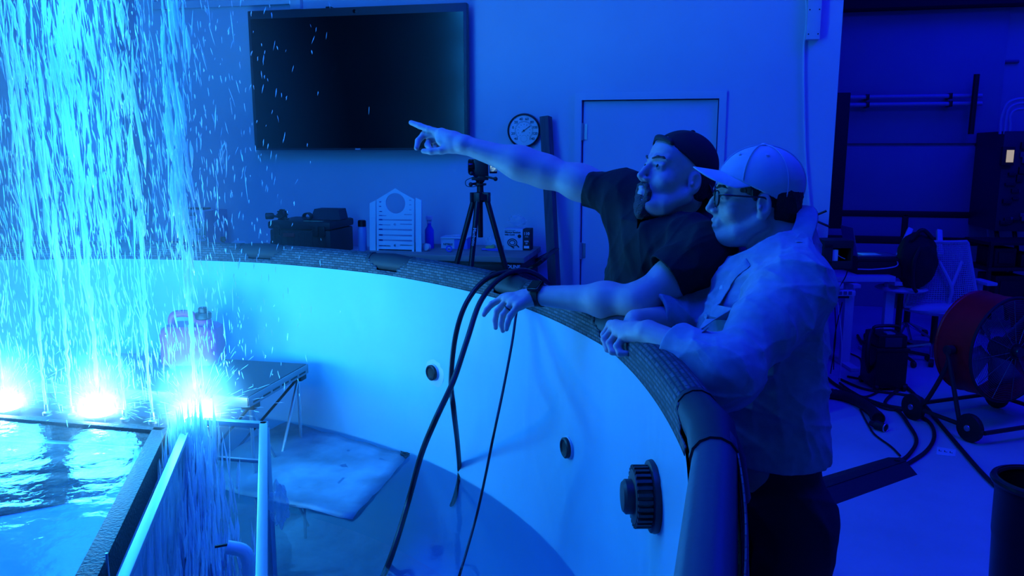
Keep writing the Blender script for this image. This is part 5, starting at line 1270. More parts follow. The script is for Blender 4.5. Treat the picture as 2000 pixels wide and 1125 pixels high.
t = MB(); c_ = V(ay(500, 470, 4.75)[0], 4.75, LZ+.004); t.tube(curve_pts([c_+V(-.05, .02, 0), c_+V(-.02, -.02, .02), c_+V(.03, 0, .03), c_+V(.03, .03, .0), c_+V(-.02, .03, .0)], 6), .003, 6); tag(t.build('wire_loop', black_rubber), 'thin loop of wire left of the tool case', 'wire')
t = MB(); c_ = V(ay(516, 465, 4.74)[0], 4.74, LZ+.03); t.tube([c_+V(.024*cos(a_), 0, .028*sin(a_)) for a_ in np.linspace(0, 2*pi, 22, endpoint=False)], .007, 8, closed=True); t.box(c_+V(-.012, -.006, -.03), c_+V(.012, .006, .0), .003); tag(t.build('shackle', dark_metal), 'small dark ring shackle against the left side of the tool case', 'shackle')
# extinguisher hanging at the end of the wall
e0 = ay(1578, 428, WY-.10); ex = thing('fire_extinguisher', 'fire extinguisher hung on the wall behind the man in the pale cap', 'extinguisher', (e0[0], WY-.1, e0[2]-.50))
ez = e0[2]
t = MB(); t.lathe(V(e0[0], WY-.10, ez-.50), [(.05, 0), (.062, .01), (.065, .03), (.065, .38), (.05, .43), (.022, .455), (.02, .47)], 26); t.build('cylinder', mat('extinguisher_red', (.35, .02, .03), .35), ex)
t = MB(); t.obox(V(e0[0], WY-.10, ez-.01), np.eye(3), V(.018, .018, .028), .004); t.build('valve', dark_metal, ex)
t = MB(); t.tube([V(e0[0]+.005, WY-.10, ez+.018), V(e0[0]+.05, WY-.12, ez+.03), V(e0[0]+.10, WY-.13, ez+.055)], .007, 8); t.build('handle', black_plastic, ex)
t = MB(); t.tube([V(e0[0]+.005, WY-.10, ez-.005), V(e0[0]+.06, WY-.12, ez-.015), V(e0[0]+.12, WY-.13, ez-.04)], .007, 8); t.build('lever', black_plastic, ex)
t = MB(); t.tube(curve_pts([V(e0[0]-.01, WY-.11, ez-.01), V(e0[0]-.06, WY-.12, ez-.04), V(e0[0]-.085, WY-.12, ez-.14), V(e0[0]-.075, WY-.12, ez-.36)], 6), .009, 8); t.build('hose', black_rubber, ex)
t = MB(); t.box(V(e0[0]-.02, WY-.04, ez-.2), V(e0[0]+.02, WY, ez-.05)); t.build('wall_bracket', dark_metal, ex)
# raceway and hanging cable at the wall end
rx0, rx1 = ay(1576, 40, WY-.05)[0], ay(1603, 40, WY-.05)[0]; rzb = ay(1590, 77, WY-.05)[2]
r2 = thing('junction_raceway', 'vertical metal raceway box high on the wall end, right of the door', 'raceway', ((rx0+rx1)/2, WY-.03, rzb))
t = MB(); t.box(V(rx0, WY-.06, rzb), V(rx1, WY, 3.6), .004); t.build('cover', white_wall, r2)
for k in range(5):
    for x_ in (rx0+.012, rx1-.012):
        t = MB(); t.lathe(V(x_, WY-.06, rzb+.03+k*.14), [(.004, 0), (.004, .002), (0, .003)], 10, (0,-1,0)); t.build('screw', dark_metal, r2)
t = MB(); t.tube(curve_pts([ay(u, v, WY-.02) for u, v in ((1572, -60), (1575, 10), (1575, 50), (1570, 90), (1570, 180), (1573, 300), (1580, 390), (1584, 432), (1584, 480))], 6), .007, 8); tag(t.build('wall_cable', mat('white_cable', (.6, .66, .72), .4)), 'white cable hanging down the wall end beside the raceway box', 'cable')
t = MB(); a_ = ay(1585, 465, WY-.004); t.box(a_+V(-.035, -.006, -.05), a_+V(.035, .004, .06), .004); ol = t.build('wall_outlet', white_plastic); tag(ol, 'white wall outlet plate low behind the extinguisher', 'outlet')
# ------------------------------------------------------------------ right-hand bay: desk, chairs, fan, vacuum, bin
R3 = np.stack([cR, FH, RZ], 1)
blk = mat('matt_black', (.012, .012, .015), .6)
desk_white = mat('desk_white', (.62, .64, .68), .45)
# desk with white top and T legs
dz = .73; dA = az(1600, 541, dz); dB = az(1750, 541, dz)
dk0 = dB-cR*.70
desk = thing('standing_desk', 'white-topped desk behind the man in the pale cap, with tall white leg', 'desk', dB*V(1,1,0)-cR*.35)
t = MB(); t.obox((dk0+dB)/2+FH*.30-RZ*.018, R3, V(.35, .30, .022), .004); t.build('desktop', desk_white, desk)
def lowpt(u, v): return az(u, v, 0)
lp = az(1648, 712, 0); lt = lp*V(1,1,0)+RZ*.63
for off in (V(0,0,0), cR*.38+FH*.12):
    t = MB(); t.obox(lp+off+RZ*.33, R3, V(.036, .026, .33), .004); t.build('leg', desk_white, desk)
    t = MB(); t.obox(lp+off+RZ*.014+FH*.10, R3, V(.035, .32, .014), .004); t.build('foot', desk_white, desk)
    t = MB(); t.obox(lp+off+RZ*.665+FH*.2, R3, V(.03, .34, .015), .003); t.build('cross_arm', desk_white, desk)
# power strip on the leg, with charger and wires
ps = ad(1643, 572, 5.85); pst = thing('power_strip', 'pale multi-socket power strip clamped at the top of the white desk leg', 'power strip', ps)
t = MB(); t.obox(ps, R3, V(.095, .03, .020), .008); t.build('strip', mat('pale_blue_plastic', (.60, .66, .72), .4), pst)
for k in range(4):
    t = MB(); t.obox(ps+cR*(-.055+.036*k)-FH*.030+RZ*.004, R3, V(.013, .003, .012), .002); t.build('socket', mat('socket_dark', (.08, .10, .2), .5), pst)
t = MB(); t.obox(ps+cR*(-.045)+RZ*.055, R3, V(.05, .025, .022), .008); t.build('charger', mat('pale_blue_plastic', (.60, .66, .72), .4), pst)
t = MB(); t.obox(ps-RZ*.028-cR*.01, R3, V(.06, .026, .008), .002); t.build('clamp', blk, pst)
for k, (a_, b_) in enumerate((((1630, 590), (1622, 730)), ((1645, 590), (1628, 722)), ((1636, 590), (1640, 745)), ((1622, 500), (1618, 560)), ((1655, 510), (1640, 560)))):
    m_ = ((a_[0]+b_[0])/2+6*(-1)**k, (a_[1]+b_[1])/2); t = MB(); t.tube(curve_pts([ad(*a_, 5.8), ad(*m_, 5.8), ad(*b_, 5.82)], 6), .004, 6); t.build('cord', blk if k != 2 else desk_white, pst)
# black open frame box with white block
ob = ad(1627, 494, 4.75); bxo = thing('equipment_box', 'open black equipment box beside the wall end, showing a white block inside', 'box', ob*V(1,1,0))
for c_, h_ in ((V(0, 0, .077), V(.085, .08, .006)), (V(0, 0, -.077), V(.085, .08, .006)), (V(-.08, 0, 0), V(.006, .08, .077)), (V(.08, 0, 0), V(.006, .08, .077)), (V(0, .077, 0), V(.085, .004, .077)), (V(0, -.077, .058), V(.085, .004, .020)), (V(0, -.077, -.058), V(.085, .004, .020)), (V(-.058, -.077, 0), V(.024, .004, .06))):
    t = MB(); t.obox(ob+R3@c_, R3, h_, .002); t.build('side', blk, bxo)
t = MB(); t.obox(ob+R3@V(-.016, -.05, -.005), R3, V(.018, .022, .034), .003); t.build('inner_block', desk_white, bxo)
t = MB(); t.tube(curve_pts([ob+R3@V(0, -.05, 0), ob+R3@V(.03, -.05, -.02), ob+R3@V(.055, -.045, -.03)], 5), .003, 6); t.build('lead', desk_white, bxo)
t = MB(); t.cyl((ob-cR*.10+FH*.04)*V(1,1,0), ob-cR*.10+FH*.04, .016, n=12); t.obox((ob-cR*.10+FH*.04)*V(1,1,0)+RZ*.01, R3, V(.12, .12, .01), .004); t.obox(ob-cR*.05-RZ*.088, R3, V(.10, .05, .006), .002); t.build('stand_post', blk, bxo)
# black chest under the laptop
ch = ad(1702, 518, 6.55); chest = thing('equipment_chest', 'low black chest on the desk, carrying the open laptop', 'chest', ch-RZ*.08)
t = MB(); t.obox(ch, R3, V(.20, .20, .075), .008); t.build('chest_body', blk, chest)
t = MB(); t.obox(ch+RZ*.072, R3, V(.205, .205, .012), .004); t.build('lid', blk, chest)
# laptop
lb = ad(1702, 495, 6.5); lb = lb*V(1,1,0)+RZ*(ch[2]+.085)
lap = thing('laptop', 'open laptop with blue-lit keyboard standing on the black chest', 'laptop', lb)
LR = np.stack([unit(cR*.6-FH*.8), unit(cR*.8+FH*.6), RZ], 1)      # screen stands on the left, keyboard to the right
t = MB(); t.obox(lb+RZ*.007, R3, V(.165, .12, .007), .004); t.build('base', mat('laptop_grey', (.30, .32, .36), .35, metal=.6), lap)
t = MB(); t.obox(lb+R3@V(-.03, -.02, .0145), R3, V(.075, .065, .001)); t.build('keyboard', mat('keys_lit', (.5, .7, .8), .4), lap)
scn = unit(cR*.25+RZ*.97)
t = MB(); tl_ = unit(-cR*.22+RZ*.975); t.obox(lb+R3@V(-.165, 0, .012)+tl_*.115, np.stack([FH, tl_, np.cross(FH, tl_)], 1), V(.12, .115, .004), .003); lidp = t.build('screen_lid', mat('laptop_grey', (.30, .32, .36), .35, metal=.6), lap)
t = MB(); nrm = np.cross(FH, tl_); t.obox(lb+R3@V(-.165, 0, .012)+tl_*.118+nrm*.0045*np.sign(nrm@cR), np.stack([FH, tl_, nrm], 1), V(.112, .105, .001)); t.build('display', mat('laptop_display', (.01, .01, .01), .3, emit=(.04, .45, 1.0), estr=1.6), lidp)
t = MB(); t.tube(curve_pts([lb+R3@V(.16, -.05, .005), lb+R3@V(.10, -.24, -.05), lb+R3@V(-.08, -.26, -.075), lb+R3@V(-.2, -.22, -.08)], 6), .005, 6); tag(t.build('charging_lead', desk_white), 'white charging lead curving off the laptop over the black chest', 'cord')
# white back of the second chair, with a backpack hung on it
w2 = ad(1787, 560, 6.6); c2 = thing('shell_chair', 'white chair turned away, hidden behind the black backpack', 'chair', w2*V(1,1,0))
t = MB()
for u0, u1 in (((1778, 447), (1752, 505)), ((1834, 450), (1836, 500))):
    t = MB(); a_, b_ = ad(*u0, 6.75), ad(*u1, 6.6); t.obox((a_+b_)/2, np.stack([unit(cR-unit(b_-a_)*(cR@unit(b_-a_))), np.cross(unit(b_-a_), unit(cR-unit(b_-a_)*(cR@unit(b_-a_)))), unit(b_-a_)], 1), V(.022, .018, np.linalg.norm(b_-a_)/2), .008); t.build('back_post', desk_white, c2)
sc_ = ad(1760, 563, 6.5)
t = MB(); t.ell(sc_, (.20, .20, .03), R3, 20, 8); t.build('seat', desk_white, c2)
t = MB(); t.cyl(sc_, sc_*V(1,1,0)+RZ*.08, .025, n=12); t.build('column', dark_metal, c2)
for k in range(5):
    an = 2*pi*k/5; e = sc_*V(1,1,0)+V(.25*cos(an), .25*sin(an), .05); t = MB(); t.cyl(sc_*V(1,1,0)+RZ*.09, e, .016, .012, n=8); lg_ = t.build('leg', dark_metal, c2)
    t = MB(); t.lathe(e-RZ*.022, [(.01, -.014), (.026, -.012), (.026, .012), (.01, .014)], 14, (-sin(an), cos(an), 0)); t.build('caster', black_rubber, lg_)
bp_c = ad(1790, 508, 6.35)
bpk = crumple(bp_c, (.18, .12, .27), 41, 'backpack', mat('black_nylon', (.010, .010, .014), .75, bump=.2, bscale=300), .25, 24); tag(bpk, 'black backpack hanging on the white chair behind the mesh chair', 'backpack')
t = MB(); t.tube(curve_pts([bp_c+R3@V(-.08, -.06, .17), bp_c+R3@V(-.02, -.09, .25), bp_c+R3@V(.08, -.06, .18)], 6), .016, 8); t.build('strap', blk, bpk)
t = MB(); t.tube(curve_pts([bp_c+R3@V(-.04, -.12, .12), bp_c+R3@V(-.09, -.14, 0), bp_c+R3@V(-.07, -.12, -.18), bp_c+R3@V(-.03, -.1, -.24)], 6), .014, 8); t.build('strap', blk, bpk)
# mesh-back office chair
mc = ad(1846, 606, 6.45); mch = thing('mesh_chair', 'white office chair with perforated mesh back turned to the camera', 'chair', mc*V(1,1,0))
chw = mat('chair_white', (.52, .55, .62), .5)
tw, bw, hh = .185, .305, .53
g = []
for i in range(33):
    s_ = i/32; row = []
    for j in range(29):
        q_ = j/28*2-1; w_ = bw+(tw-bw)*s_**.9; x_ = q_*w_; z_ = s_*hh + (.03*(1-q_*q_) if s_ < .0 else 0) - .05*(1-s_)*(q_*q_)*0
        row.append(mc+R3@V(x_, .05+.05*s_-.07*(1-q_*q_)*(1-s_*.4), z_+.02))
    g.append(row)
t = MB(); t.grid(g); mb_ = t.build('mesh_back', chw, mch, smooth=False); mb_['kind'] = 'stuff'
wf = mb_.modifiers.new('wire', 'WIREFRAME'); wf.thickness = .0105; wf.use_even_offset = False
edge = [g[0][j] for j in range(29)]+[g[i][28] for i in range(33)]+[g[32][j] for j in range(28, -1, -1)]+[g[i][0] for i in range(32, -1, -1)]
t = MB(); t.tube(edge[::3], .012, 8, closed=True); t.build('back_frame', chw, mch)
t = MB(); t.tube(curve_pts([mc+R3@V(0, -.04, .06), mc+R3@V(0, -.06, .20), mc+R3@V(-.09, -.01, .40)], 5), .014, 8); t.tube(curve_pts([mc+R3@V(0, -.06, .20), mc+R3@V(.09, -.01, .40)], 5), .014, 8); t.build('back_yoke', chw, mch)
t = MB(); t.ell(mc+R3@V(0, .16, -.01), (.29, .27, .045), R3, 24, 8); t.build('seat', chw, mch)
t = MB(); t.ell(mc+R3@V(0, -.02, .01), (.30, .08, .055), R3, 24, 8); t.build('lumbar_shell', chw, mch)
for sg in (-1, 1):
    t = MB(); t.tube(curve_pts([mc+R3@V(sg*.29, .14, .0), mc+R3@V(sg*.345, .15, .03), mc+R3@V(sg*.345, .14, .20)], 5), .024, 10); t.build('arm_post', chw, mch)
    t = MB(); t.obox(mc+R3@V(sg*.35, .10, .215), R3, V(.045, .12, .014), .010); t.build('arm_pad', chw, mch)
cb = az(1768, 680, 0); cb = (mc+R3@V(0, .14, 0))*V(1,1,0)
cbz = az(1770, 634, .12); base_c = V(cbz[0], cbz[1], 0)
t = MB(); t.cyl(mc+R3@V(0, .14, -.03), mc*V(1,1,0)+R3@V(0, .14, .10), .026, n=12); t.build('gas_column', dark_metal, mch)
pol_ = mat('polished_base', (.5, .52, .56), .2, metal=.9)
hub = mc*V(1,1,0)+R3@V(0, .14, 0)
for k in range(5):
    an = 2*pi*k/5+.45; e = hub+R3@V(.32*cos(an), .32*sin(an), .065); t = MB(); t.cyl(hub+RZ*.12, e, .022, .014, n=8); lg_ = t.build('leg', pol_, mch)
    t = MB(); t.lathe(e-RZ*.033, [(.01, -.02), (.03, -.018), (.03, .018), (.01, .02)], 16, R3@V(-sin(an), cos(an), 0)); t.build('caster', black_rubber, lg_)
# second star base standing left of the chair (a stool base)
sb_ = thing('stool_base', 'chrome star stool base with black casters behind the black vacuum', 'stool', base_c)
t = MB(); t.cyl(base_c+RZ*.10, base_c+RZ*.26, .028, n=12); t.lathe(base_c+RZ*.26, [(.03, 0), (.03, .02), (.014, .03), (0, .03)], 12); t.build('column', dark_metal, sb_)
for (u, v) in ((1693, 655), (1806, 648), (1835, 676), (1779, 668), (1740, 690)):
    e = az(u, v, .04); e = V(e[0], e[1], .06); t = MB(); t.cyl(base_c+RZ*.14, e, .014, .010, n=8); lg_ = t.build('leg', pol_, sb_)
    t = MB(); t.lathe(e-RZ*.03, [(.01, -.02), (.03, -.018), (.03, .018), (.01, .02)], 14, cR); t.build('caster', black_rubber, lg_)

# drum fan
fa = unit(cR*.33-FH*.94); fc = ad(1974, 684, 4.85); fb = fc-fa*.25; fr_ = .315
fan = thing('drum_fan', 'large red drum fan on wheeled black stand at the right edge', 'fan', fc*V(1,1,0))
fu = unit(np.cross(RZ, fa)); fv = np.cross(fa, fu)
redf = mat('fan_red', (.80, .005, .010), .4, var=.15, vscale=5)
t = MB(); n_ = 56
prof = [(fr_+.012, -.01), (fr_, 0), (fr_+.006, .07), (fr_, .12), (fr_+.006, .19), (fr_, .245), (fr_+.012, .255)]
t.lathe(fb, prof, n_, fa, cap=False); t.build('drum_housing', redf, fan, solid=.004)
t = MB(); t.tube([fc+(fr_+.008)*(cos(a_)*fu+sin(a_)*fv) for a_ in np.linspace(0, 2*pi, 56, endpoint=False)], .009, 8, closed=True); t.build('front_ring', blk, fan)
wire = mat('grille_wire', (.10, .10, .14), .4, metal=.3)
t = MB()
for k in range(1, 24):
    rr_ = .055+(fr_-.06)*k/23; t.tube([fc+fa*(.012+.02*(1-rr_/fr_))+rr_*(cos(a_)*fu+sin(a_)*fv) for a_ in np.linspace(0, 2*pi, 48, endpoint=False)], .0016, 4, closed=True)
gr_ = t.build('grille_rings', wire, fan); gr_['kind'] = 'stuff'
for k in range(12):
    an = 2*pi*k/12+.1; t = MB(); d_ = cos(an)*fu+sin(an)*fv; t.tube([fc+fa*.034+d_*.05, fc+fa*.014+d_*fr_], .0026, 6); t.build('spoke', wire, fan)
t = MB(); t.lathe(fc+fa*.0, [(.05, -.12), (.065, -.10), (.065, .02), (.05, .035), (0, .036)], 24, fa); t.build('motor', blk, fan)
t = MB(); t.lathe(fc+fa*.034, [(.034, 0), (.036, .02), (.03, .034), (0, .034)], 20, fa); t.build('hub_cap', mat('hub_gloss', (.02, .02, .03), .2), fan)
for k in range(4):
    an = 2*pi*k/4+.5; t = MB(); d_ = cos(an)*fu+sin(an)*fv; e_ = -sin(an)*fu+cos(an)*fv
    rows = []
    for s_ in np.linspace(.06, .29, 7):
        tw_ = radians(40-15*s_/.3); ch_ = (cos(tw_)*e_+sin(tw_)*fa)*(.045+.06*(s_-.06)/.23); rows.append([fc-fa*.12+d_*s_-ch_, fc-fa*.12+d_*s_+d_*.004, fc-fa*.12+d_*s_+ch_])
    t.grid(rows); t.build('blade', mat('blade_grey', (.28, .30, .34), .4, metal=.4), fan, solid=.003)
def fl(u, v, z=0): return az(u, v, z)
fx = cR*.97+FH*.05; ctr = (fb+fc)/2*V(1,1,0)
for sg in (-1, 1):
    side = ctr+fu*sg*.36
    t = MB(); t.tube(curve_pts([side-fa*.20+RZ*.08, side-fa*.12+RZ*.16, side+RZ*(fc[2]-.10), side+RZ*fc[2]], 6), .014, 8); t.build('upright', blk, fan)
    t = MB(); t.tube([side+RZ*(fc[2]-.02), side+fa*.13+RZ*.09], .014, 8); t.build('upright', blk, fan)
    t = MB(); t.tube([side-fa*.26+RZ*.085, side+fa*.30+RZ*.085], .014, 8); t.build('side_rail', blk, fan)
    t = MB(); t.lathe(side+RZ*fc[2]-fu*sg*.03, [(.03, 0), (.03, .04), (.0, .045)], 16, fu*sg); t.build('pivot_knob', blk, fan)
    for q_ in (-.22, .20):
        t = MB(); t.lathe(side+fa*q_+RZ*.085-fu*.022, [(.03, 0), (.082, .006), (.085, .014), (.085, .032), (.082, .04), (.03, .044)], 24, fu); wh = t.build('wheel', black_rubber, fan)
        t = MB(); t.lathe(side+fa*q_+RZ*.085+fu*.022*sg, [(.02, 0), (.018, .006), (0, .008)], 12, fu*sg); t.build('axle_cap', alu, wh)
for q_ in (-.26, .30):
    t = MB(); t.tube([ctr-fu*.36+fa*q_+RZ*.085, ctr+fu*.36+fa*q_+RZ*.085], .014, 8); t.build('cross_rail', blk, fan)

# black upright vacuum
vb = az(1737, 764, 0); vac = thing('shop_vacuum', 'black upright dust extractor box standing among cables', 'vacuum', vb)
vm = mat('vac_black', (.012, .012, .016), .4)
t = MB(); t.obox(vb+RZ*.17+FH*.12, R3, V(.115, .13, .15), .02); t.build('canister', vm, vac)
t = MB(); t.obox(vb+RZ*.355+FH*.12, R3, V(.105, .12, .055), .02); hd = t.build('motor_head', vm, vac)
t = MB(); t.obox(vb+RZ*.305+FH*.12, R3, V(.12, .135, .012), .005); t.build('seam_band', blk, vac)
t = MB(); t.obox(vb+RZ*.36-FH*.002, R3, V(.06, .004, .035), .002); t.build('control_panel', mat('panel_grey', (.05, .06, .08), .35), hd)
t = MB(); t.obox(vb+RZ*.418+R3@V(-.01, .05, 0), R3, V(.03, .03, .006), .003); t.build('switch_plate', mat('bright_switch', (.55, .65, .72), .2, metal=.6), hd)
t = MB(); t.tube(curve_pts([vb+R3@V(-.09, .12, .40), vb+R3@V(-.08, .12, .45), vb+R3@V(.08, .12, .45), vb+R3@V(.09, .12, .40)], 5), .012, 8); t.build('carry_handle', vm, hd)
for sx_ in (-1, 1):
    for sy_ in (0, .24):
        t = MB(); t.lathe(vb+R3@V(sx_*.10, sy_, .024), [(.008, -.012), (.024, -.012), (.024, .012), (.008, .012)], 14, cR); t.build('caster', black_rubber, vac)
t = MB(); t.tube(curve_pts([vb+R3@V(-.11, .1, .12), vb+R3@V(-.17, .02, .24), vb+R3@V(-.155, .05, .38), vb+R3@V(-.11, .12, .42)], 5), .018, 8); t.build('side_loop', blk, vac)
# thick suction hose on the floor, with its open end
t = MB(); hp_ = [az(u, v, .035) for u, v in ((1590, 768), (1615, 768), (1650, 774), (1680, 786), (1700, 800), (1714, 816))]; cpt_ = curve_pts(hp_, 10)
t.tube(cpt_, [.034+.003*((i % 2)) for i in range(len(cpt_))], 14); vh = t.build('suction_hose', black_rubber); tag(vh, 'thick ribbed black suction hose lying on the floor beside the vacuum', 'hose')
t = MB(); dd_ = unit(cpt_[-1]-cpt_[-3]); t.lathe(cpt_[-1]-dd_*.03, [(.042, 0), (.042, .05), (.036, .05), (.034, .01)], 18, dd_); t.build('hose_cuff', blk, vh)
# caster tool on a cord in front of it
cpos = az(1716, 840, 0); ct = thing('plug_connector', 'black plug connector with bright ring on the floor beside the hose end', 'connector', cpos)
t = MB(); t.lathe(cpos+RZ*.028, [(.012, -.05), (.026, -.045), (.028, .02), (.02, .03), (.016, .06), (.0, .062)], 16, unit(-cR*.5+FH*.8)); t.build('plug', blk, ct)
t = MB(); t.tube([cpos+RZ*.028+unit(-cR*.5+FH*.8)*-.045+.026*(cos(a_)*unit(cR*.8+FH*.5)+sin(a_)*RZ) for a_ in np.linspace(0, 2*pi, 20, endpoint=False)], .004, 6, closed=True); t.build('lock_ring', alu, ct)
# cables on the floor
def floor_cable(px, r, label, z=None):
    t = MB(); t.tube(curve_pts([az(u, v, r+.001) for u, v in px], 8), r, 8); return tag(t.build('floor_cable', black_rubber), label, 'cable')
floor_cable([(1604, 728), (1640, 756), (1700, 782), (1750, 800), (1775, 830), (1790, 860), (1775, 888), (1752, 905)], .011, 'black cable looping from the vacuum to the floor ramp, inner loop')
floor_cable([(1770, 752), (1740, 772), (1730, 790), (1770, 800), (1812, 822), (1825, 850), (1810, 880), (1770, 908)], .011, 'black cable making the widest loop right of the floor ramp')
floor_cable([(1765, 750), (1800, 785), (1850, 845), (1910, 915), (1945, 950)], .012, 'black cable running diagonally to the big black bin')
floor_cable([(1680, 800), (1697, 832), (1710, 850), (1740, 872), (1758, 890)], .006, 'thin black cord between the hose end and the floor ramp')
floor_cable([(1640, 740), (1690, 760), (1760, 770), (1800, 778), (1795, 795), (1740, 800), (1700, 786)], .009, 'black cable coiled flat in front of the vacuum')
floor_cable([(1655, 735), (1700, 745), (1720, 760), (1690, 775), (1665, 765), (1640, 748)], .008, 'small coil of black cable left of the vacuum')
floor_cable([(1675, 655), (1690, 680), (1712, 705), (1720, 740)], .012, 'black cord sloping down along the left side of the vacuum')
floor_cable([(1660, 690), (1680, 700), (1685, 715), (1705, 708)], .006, 'thin wavy black wire lying near the desk leg')
# cable ramp
rp_ = [az(u, v, 0) for u, v in ((1735, 893), (1792, 927), (1575, 1006), (1525, 955))]
ramp = thing('cable_ramp', 'long dark rubber cable ramp lying across the floor behind the man', 'ramp', sum(rp_)/4)
ra_, rb_, rc_, rd_ = rp_; mid1, mid2 = (ra_+rb_)/2, (rc_+rd_)/2; rub2 = mat('ramp_rubber', (.016, .016, .022), .65, bump=.3, bscale=70)
t = MB()
for q_ in ((ra_, mid1, mid2, rd_),): pass
l1, l2 = (ra_*.62+rb_*.38), (ra_*.38+rb_*.62); k1, k2 = (rd_*.62+rc_*.38), (rd_*.38+rc_*.62)
t = MB(); sec1 = [ra_, l1+RZ*.035, l2+RZ*.035, rb_]; sec2 = [rd_, k1+RZ*.035, k2+RZ*.035, rc_]
t.add(sec1+sec2, [(0, 1, 5, 4), (1, 2, 6, 5), (2, 3, 7, 6), (0, 4, 7, 3), (0, 3, 2, 1), (4, 5, 6, 7)]); t.build('ramp_body', rub2, ramp, smooth=False)
t = MB(); t.prism([l1*.97+l2*.03+RZ*.035, l2*.97+l1*.03+RZ*.035, k2*.97+k1*.03+RZ*.035, k1*.97+k2*.03+RZ*.035], RZ*.005); t.build('hinged_cover', rub2, ramp, smooth=False)
for q_ in (.06, .94):
    t = MB(); c_ = mid1*(1-q_)+mid2*q_+RZ*.035; t.lathe(c_, [(.014, 0), (.014, .012), (0, .014)], 12); t.build('knob', blk, ramp)
# taped label on the floor
fl_c = [az(u, v, .001) for u, v in ((1830, 873), (1867, 879), (1866, 892), (1829, 888))]
t = MB(); t.prism(fl_c, RZ*.002); fl_o = t.build('floor_label', mat('pale_tape', (.55, .68, .80), .5), smooth=False); tag(fl_o, 'small pale label stuck on the floor beside the diagonal cable', 'label')
lc_ = sum(fl_c)/4+RZ*.003; lu = unit(fl_c[1]-fl_c[0]); 
for k in (-1, 0, 1):
    t = MB(); b0_ = lc_+lu*(.028*k-.010); lv = np.cross(RZ, lu); t.prism([b0_+lv*.015, b0_+lu*.004+lv*.015, b0_+lu*.004-lv*.006, b0_+lu*.016-lv*.006, b0_+lu*.016-lv*.011, b0_-lv*.011], RZ*.0006); t.build('mark', ink, fl_o, smooth=False)
# big black bin, lower right
bc = az(2035, 940, .70); bc = V(bc[0], bc[1], 0); br_ = .235
bl = az(1940, 925, .70); br_ = np.linalg.norm((bl-bc)[:2])*.98
bin_ = thing('black_bin', 'big round black waste bin cut off by the lower right corner', 'bin', bc)
t = MB(); t.lathe(bc, [(0, .012), (br_*.76, .0), (br_*.78, .02), (br_*.93, .50), (br_*.955, .52), (br_*.97, .66), (br_*1.0, .67), (br_*1.0, .70), (br_*.95, .705), (br_*.93, .66), (br_*.88, .48), (br_*.74, .03), (0, .03)], 48, cap=False); t.build('bin_body', mat('bin_black', (.014, .014, .017), .35), bin_)
t = MB(); t.tube([bc+V(br_*1.0*cos(a_), br_*1.0*sin(a_), .692) for a_ in np.linspace(0, 2*pi, 56, endpoint=False)], .012, 8, closed=True); t.build('rolled_rim', mat('bin_black', (.014, .014, .017), .35), bin_)

# bay wall: pipes, conduits, dark rack with a small lit display
for k, (v0, v1) in enumerate(((190, 187), (206, 201))):
    a_, b_ = ay(1655, v0, 9.25), ay(1918, v1, 9.25); zc = (a_[2]+b_[2])/2
    t = MB(); t.cyl(V(a_[0]-.3, 9.25, zc), V(b_[0], 9.25, zc), .022, n=12); pq = t.build('pipe', mat('pipe_grey', (.5, .52, .58), .4))
    tag(pq, ('upper', 'lower')[k]+' of the two level pipes along the bay wall', 'pipe', 'wall pipes')
    for x_ in (a_[0]+.2, b_[0]-.3):
        t = MB(); t.box(V(x_-.015, 9.22, zc-.03), V(x_+.015, 9.40, zc+.03), .003); t.build('clip', dark_metal, pq)
def bar_(u0, v0, u1, v1, r, name, label, cat, Y=9.2, m=None):
    t = MB(); t.cyl(ay(u0, v0, Y), ay(u1, v1, Y), r, n=10); return tag(t.build(name, m or blk), label, cat)
bar_(1908, 145, 1896, 262, .028, 'wall_channel', 'dark slanting channel on the bay wall across the pipe ends', 'channel', 9.15)
t = MB(); t.tube(curve_pts([ay(u, v, 9.38) for u, v in ((1782, 84), (1762, 88), (1754, 100), (1752, 140), (1752, 180))], 6), .016, 8); tag(t.build('bent_conduit', mat('conduit_dark', (.16, .16, .2), .5)), 'dark bent conduit on the upper bay panel left of the slanting channel', 'conduit')
t = MB(); t.tube(curve_pts([ay(u, v, 9.38) for u, v in ((1990, 120), (1945, 122), (1918, 134), (1915, 200), (1910, 270))], 6), .016, 8); tag(t.build('bent_conduit', mat('conduit_dark', (.16, .16, .2), .5)), 'dark bent conduit dropping beside the slanting channel', 'conduit')
rkx0, rkx1 = ay(1958, 300, 8.6)[0], ay(2080, 300, 8.6)[0]; rz0 = ay(1970, 452, 8.6)[2]; rz1 = ay(1970, 256, 8.6)[2]
for k, (du, dv) in enumerate(((0, 0), (9, 9), (18, 20))):
    t = MB(); t.tube(curve_pts([ay(u, v, 8.62) for u, v in ((2010, 192+dv), (1985, 194+dv), (1966+du*.4, 204+dv*1.1), (1955+du, 232+dv*.6), (1953+du, 262))], 6), .014, 8); tag(t.build('curved_conduit', mat('pipe_grey', (.5, .52, .58), .4)), ('outermost', 'middle', 'innermost')[k]+' of three curved conduits entering the control cabinet', 'conduit', 'curved conduits')
rk = thing('control_cabinet', 'dark wall control cabinet with small glowing display at the right edge', 'cabinet', ((rkx0+rkx1)/2, 8.6, rz0))
t = MB(); t.box(V(rkx0, 8.6, rz0), V(rkx1, 9.39, rz1), .01); t.build('cabinet_body', mat('cabinet_dark', (.05, .05, .065), .5), rk)
rr_ = random.Random(4)
for k in range(26):
    x_ = rkx0+.03+rr_.random()*(rkx1-rkx0-.15); z_ = rz0+.03+rr_.random()*(rz1-rz0-.12)
    t = MB(); t.box(V(x_, 8.575-.02*rr_.random(), z_), V(x_+.03+.06*rr_.random(), 8.605, z_+.02+.05*rr_.random()), .003); t.build('module', mat('module_dark', (.02, .02, .03), .5) if k % 3 else mat('module_grey', (.12, .12, .16), .5), rk)
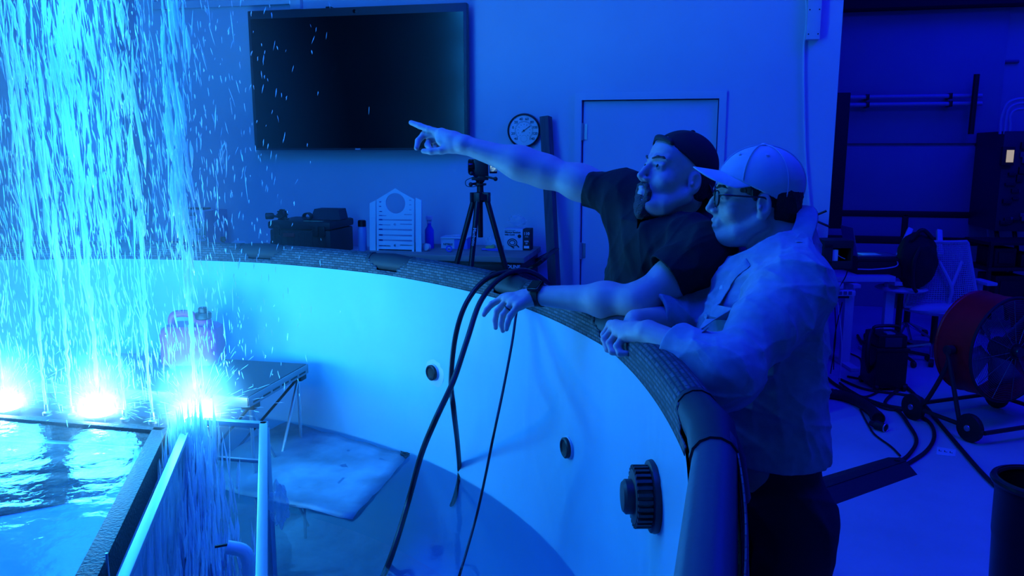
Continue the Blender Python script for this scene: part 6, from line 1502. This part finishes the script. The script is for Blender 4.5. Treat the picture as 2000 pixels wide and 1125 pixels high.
dx_ = ay(1968, 305, 8.55); t = MB(); t.box(dx_+V(-.055, -.02, -.09), dx_+V(.055, .04, .09), .008); dpf = t.build('display_frame', blk, rk)
t = MB(); t.box(dx_+V(-.018, -.024, -.058), dx_+V(.045, -.018, .058)); t.build('display', mat('lit_display', (.1, .1, .1), .5, emit=(.9, .75, .5), estr=.42), dpf, smooth=False)
for k in range(3):
    t = MB(); x_ = rkx0+.05+.16*k; t.tube(curve_pts([V(x_, 8.7, rz0), V(x_+.03, 8.66, rz0-.25), V(x_-.02, 8.7, rz0-.55), V(x_+.02, 8.7, rz0-.9)], 6), .022, 8); t.build('hanging_cable', blk, rk)
t = MB(); t.tube(curve_pts([ay(u, v, 9.2) for u, v in ((1928, 430), (1932, 470), (1940, 500), (1960, 505))], 6), .012, 8); tag(t.build('looped_cable', mat('pipe_grey', (.5, .52, .58), .4)), 'pale looped cable below the bay wall at right', 'cable')
shz = ad(1965, 520, 7.6)
sh_ = thing('dark_shelf', 'dark low shelf of equipment behind the mesh chair at right', 'shelf', shz*V(1,1,0))
for z_ in (.30, .62, .86):
    t = MB(); t.obox(shz*V(1,1,0)+cR*.25+RZ*z_, R3, V(.55, .22, .015), .003); t.build('shelf_board', blk, sh_)
for sx_ in (-.28, .78):
    for sy_ in (-.2, .2):
        t = MB(); t.obox(shz*V(1,1,0)+R3@V(sx_, sy_, .44), R3, V(.015, .015, .44), .003); t.build('post', dark_metal, sh_)
for k, (x_, z_, w_, h_) in enumerate(((-.12, .635, .10, .09), (.12, .635, .09, .06), (.42, .635, .13, .10), (-.05, .315, .14, .12), (.35, .315, .16, .09))):
    t = MB(); t.obox(shz*V(1,1,0)+R3@V(x_, -.02, z_+h_), R3, V(w_, .15, h_), .01); t.obox(shz*V(1,1,0)+R3@V(x_, -.175, z_+h_), R3, V(w_*.7, .006, h_*.6), .003)
    tag(t.build('equipment_case', blk), ('small dark case on the middle shelf at left', 'flat dark case in the centre of the middle shelf', 'tall dark case at the right of the middle shelf', 'dark case on the bottom shelf at left', 'wide dark case on the bottom shelf at right')[k], 'case', 'dark cases on the low shelf')
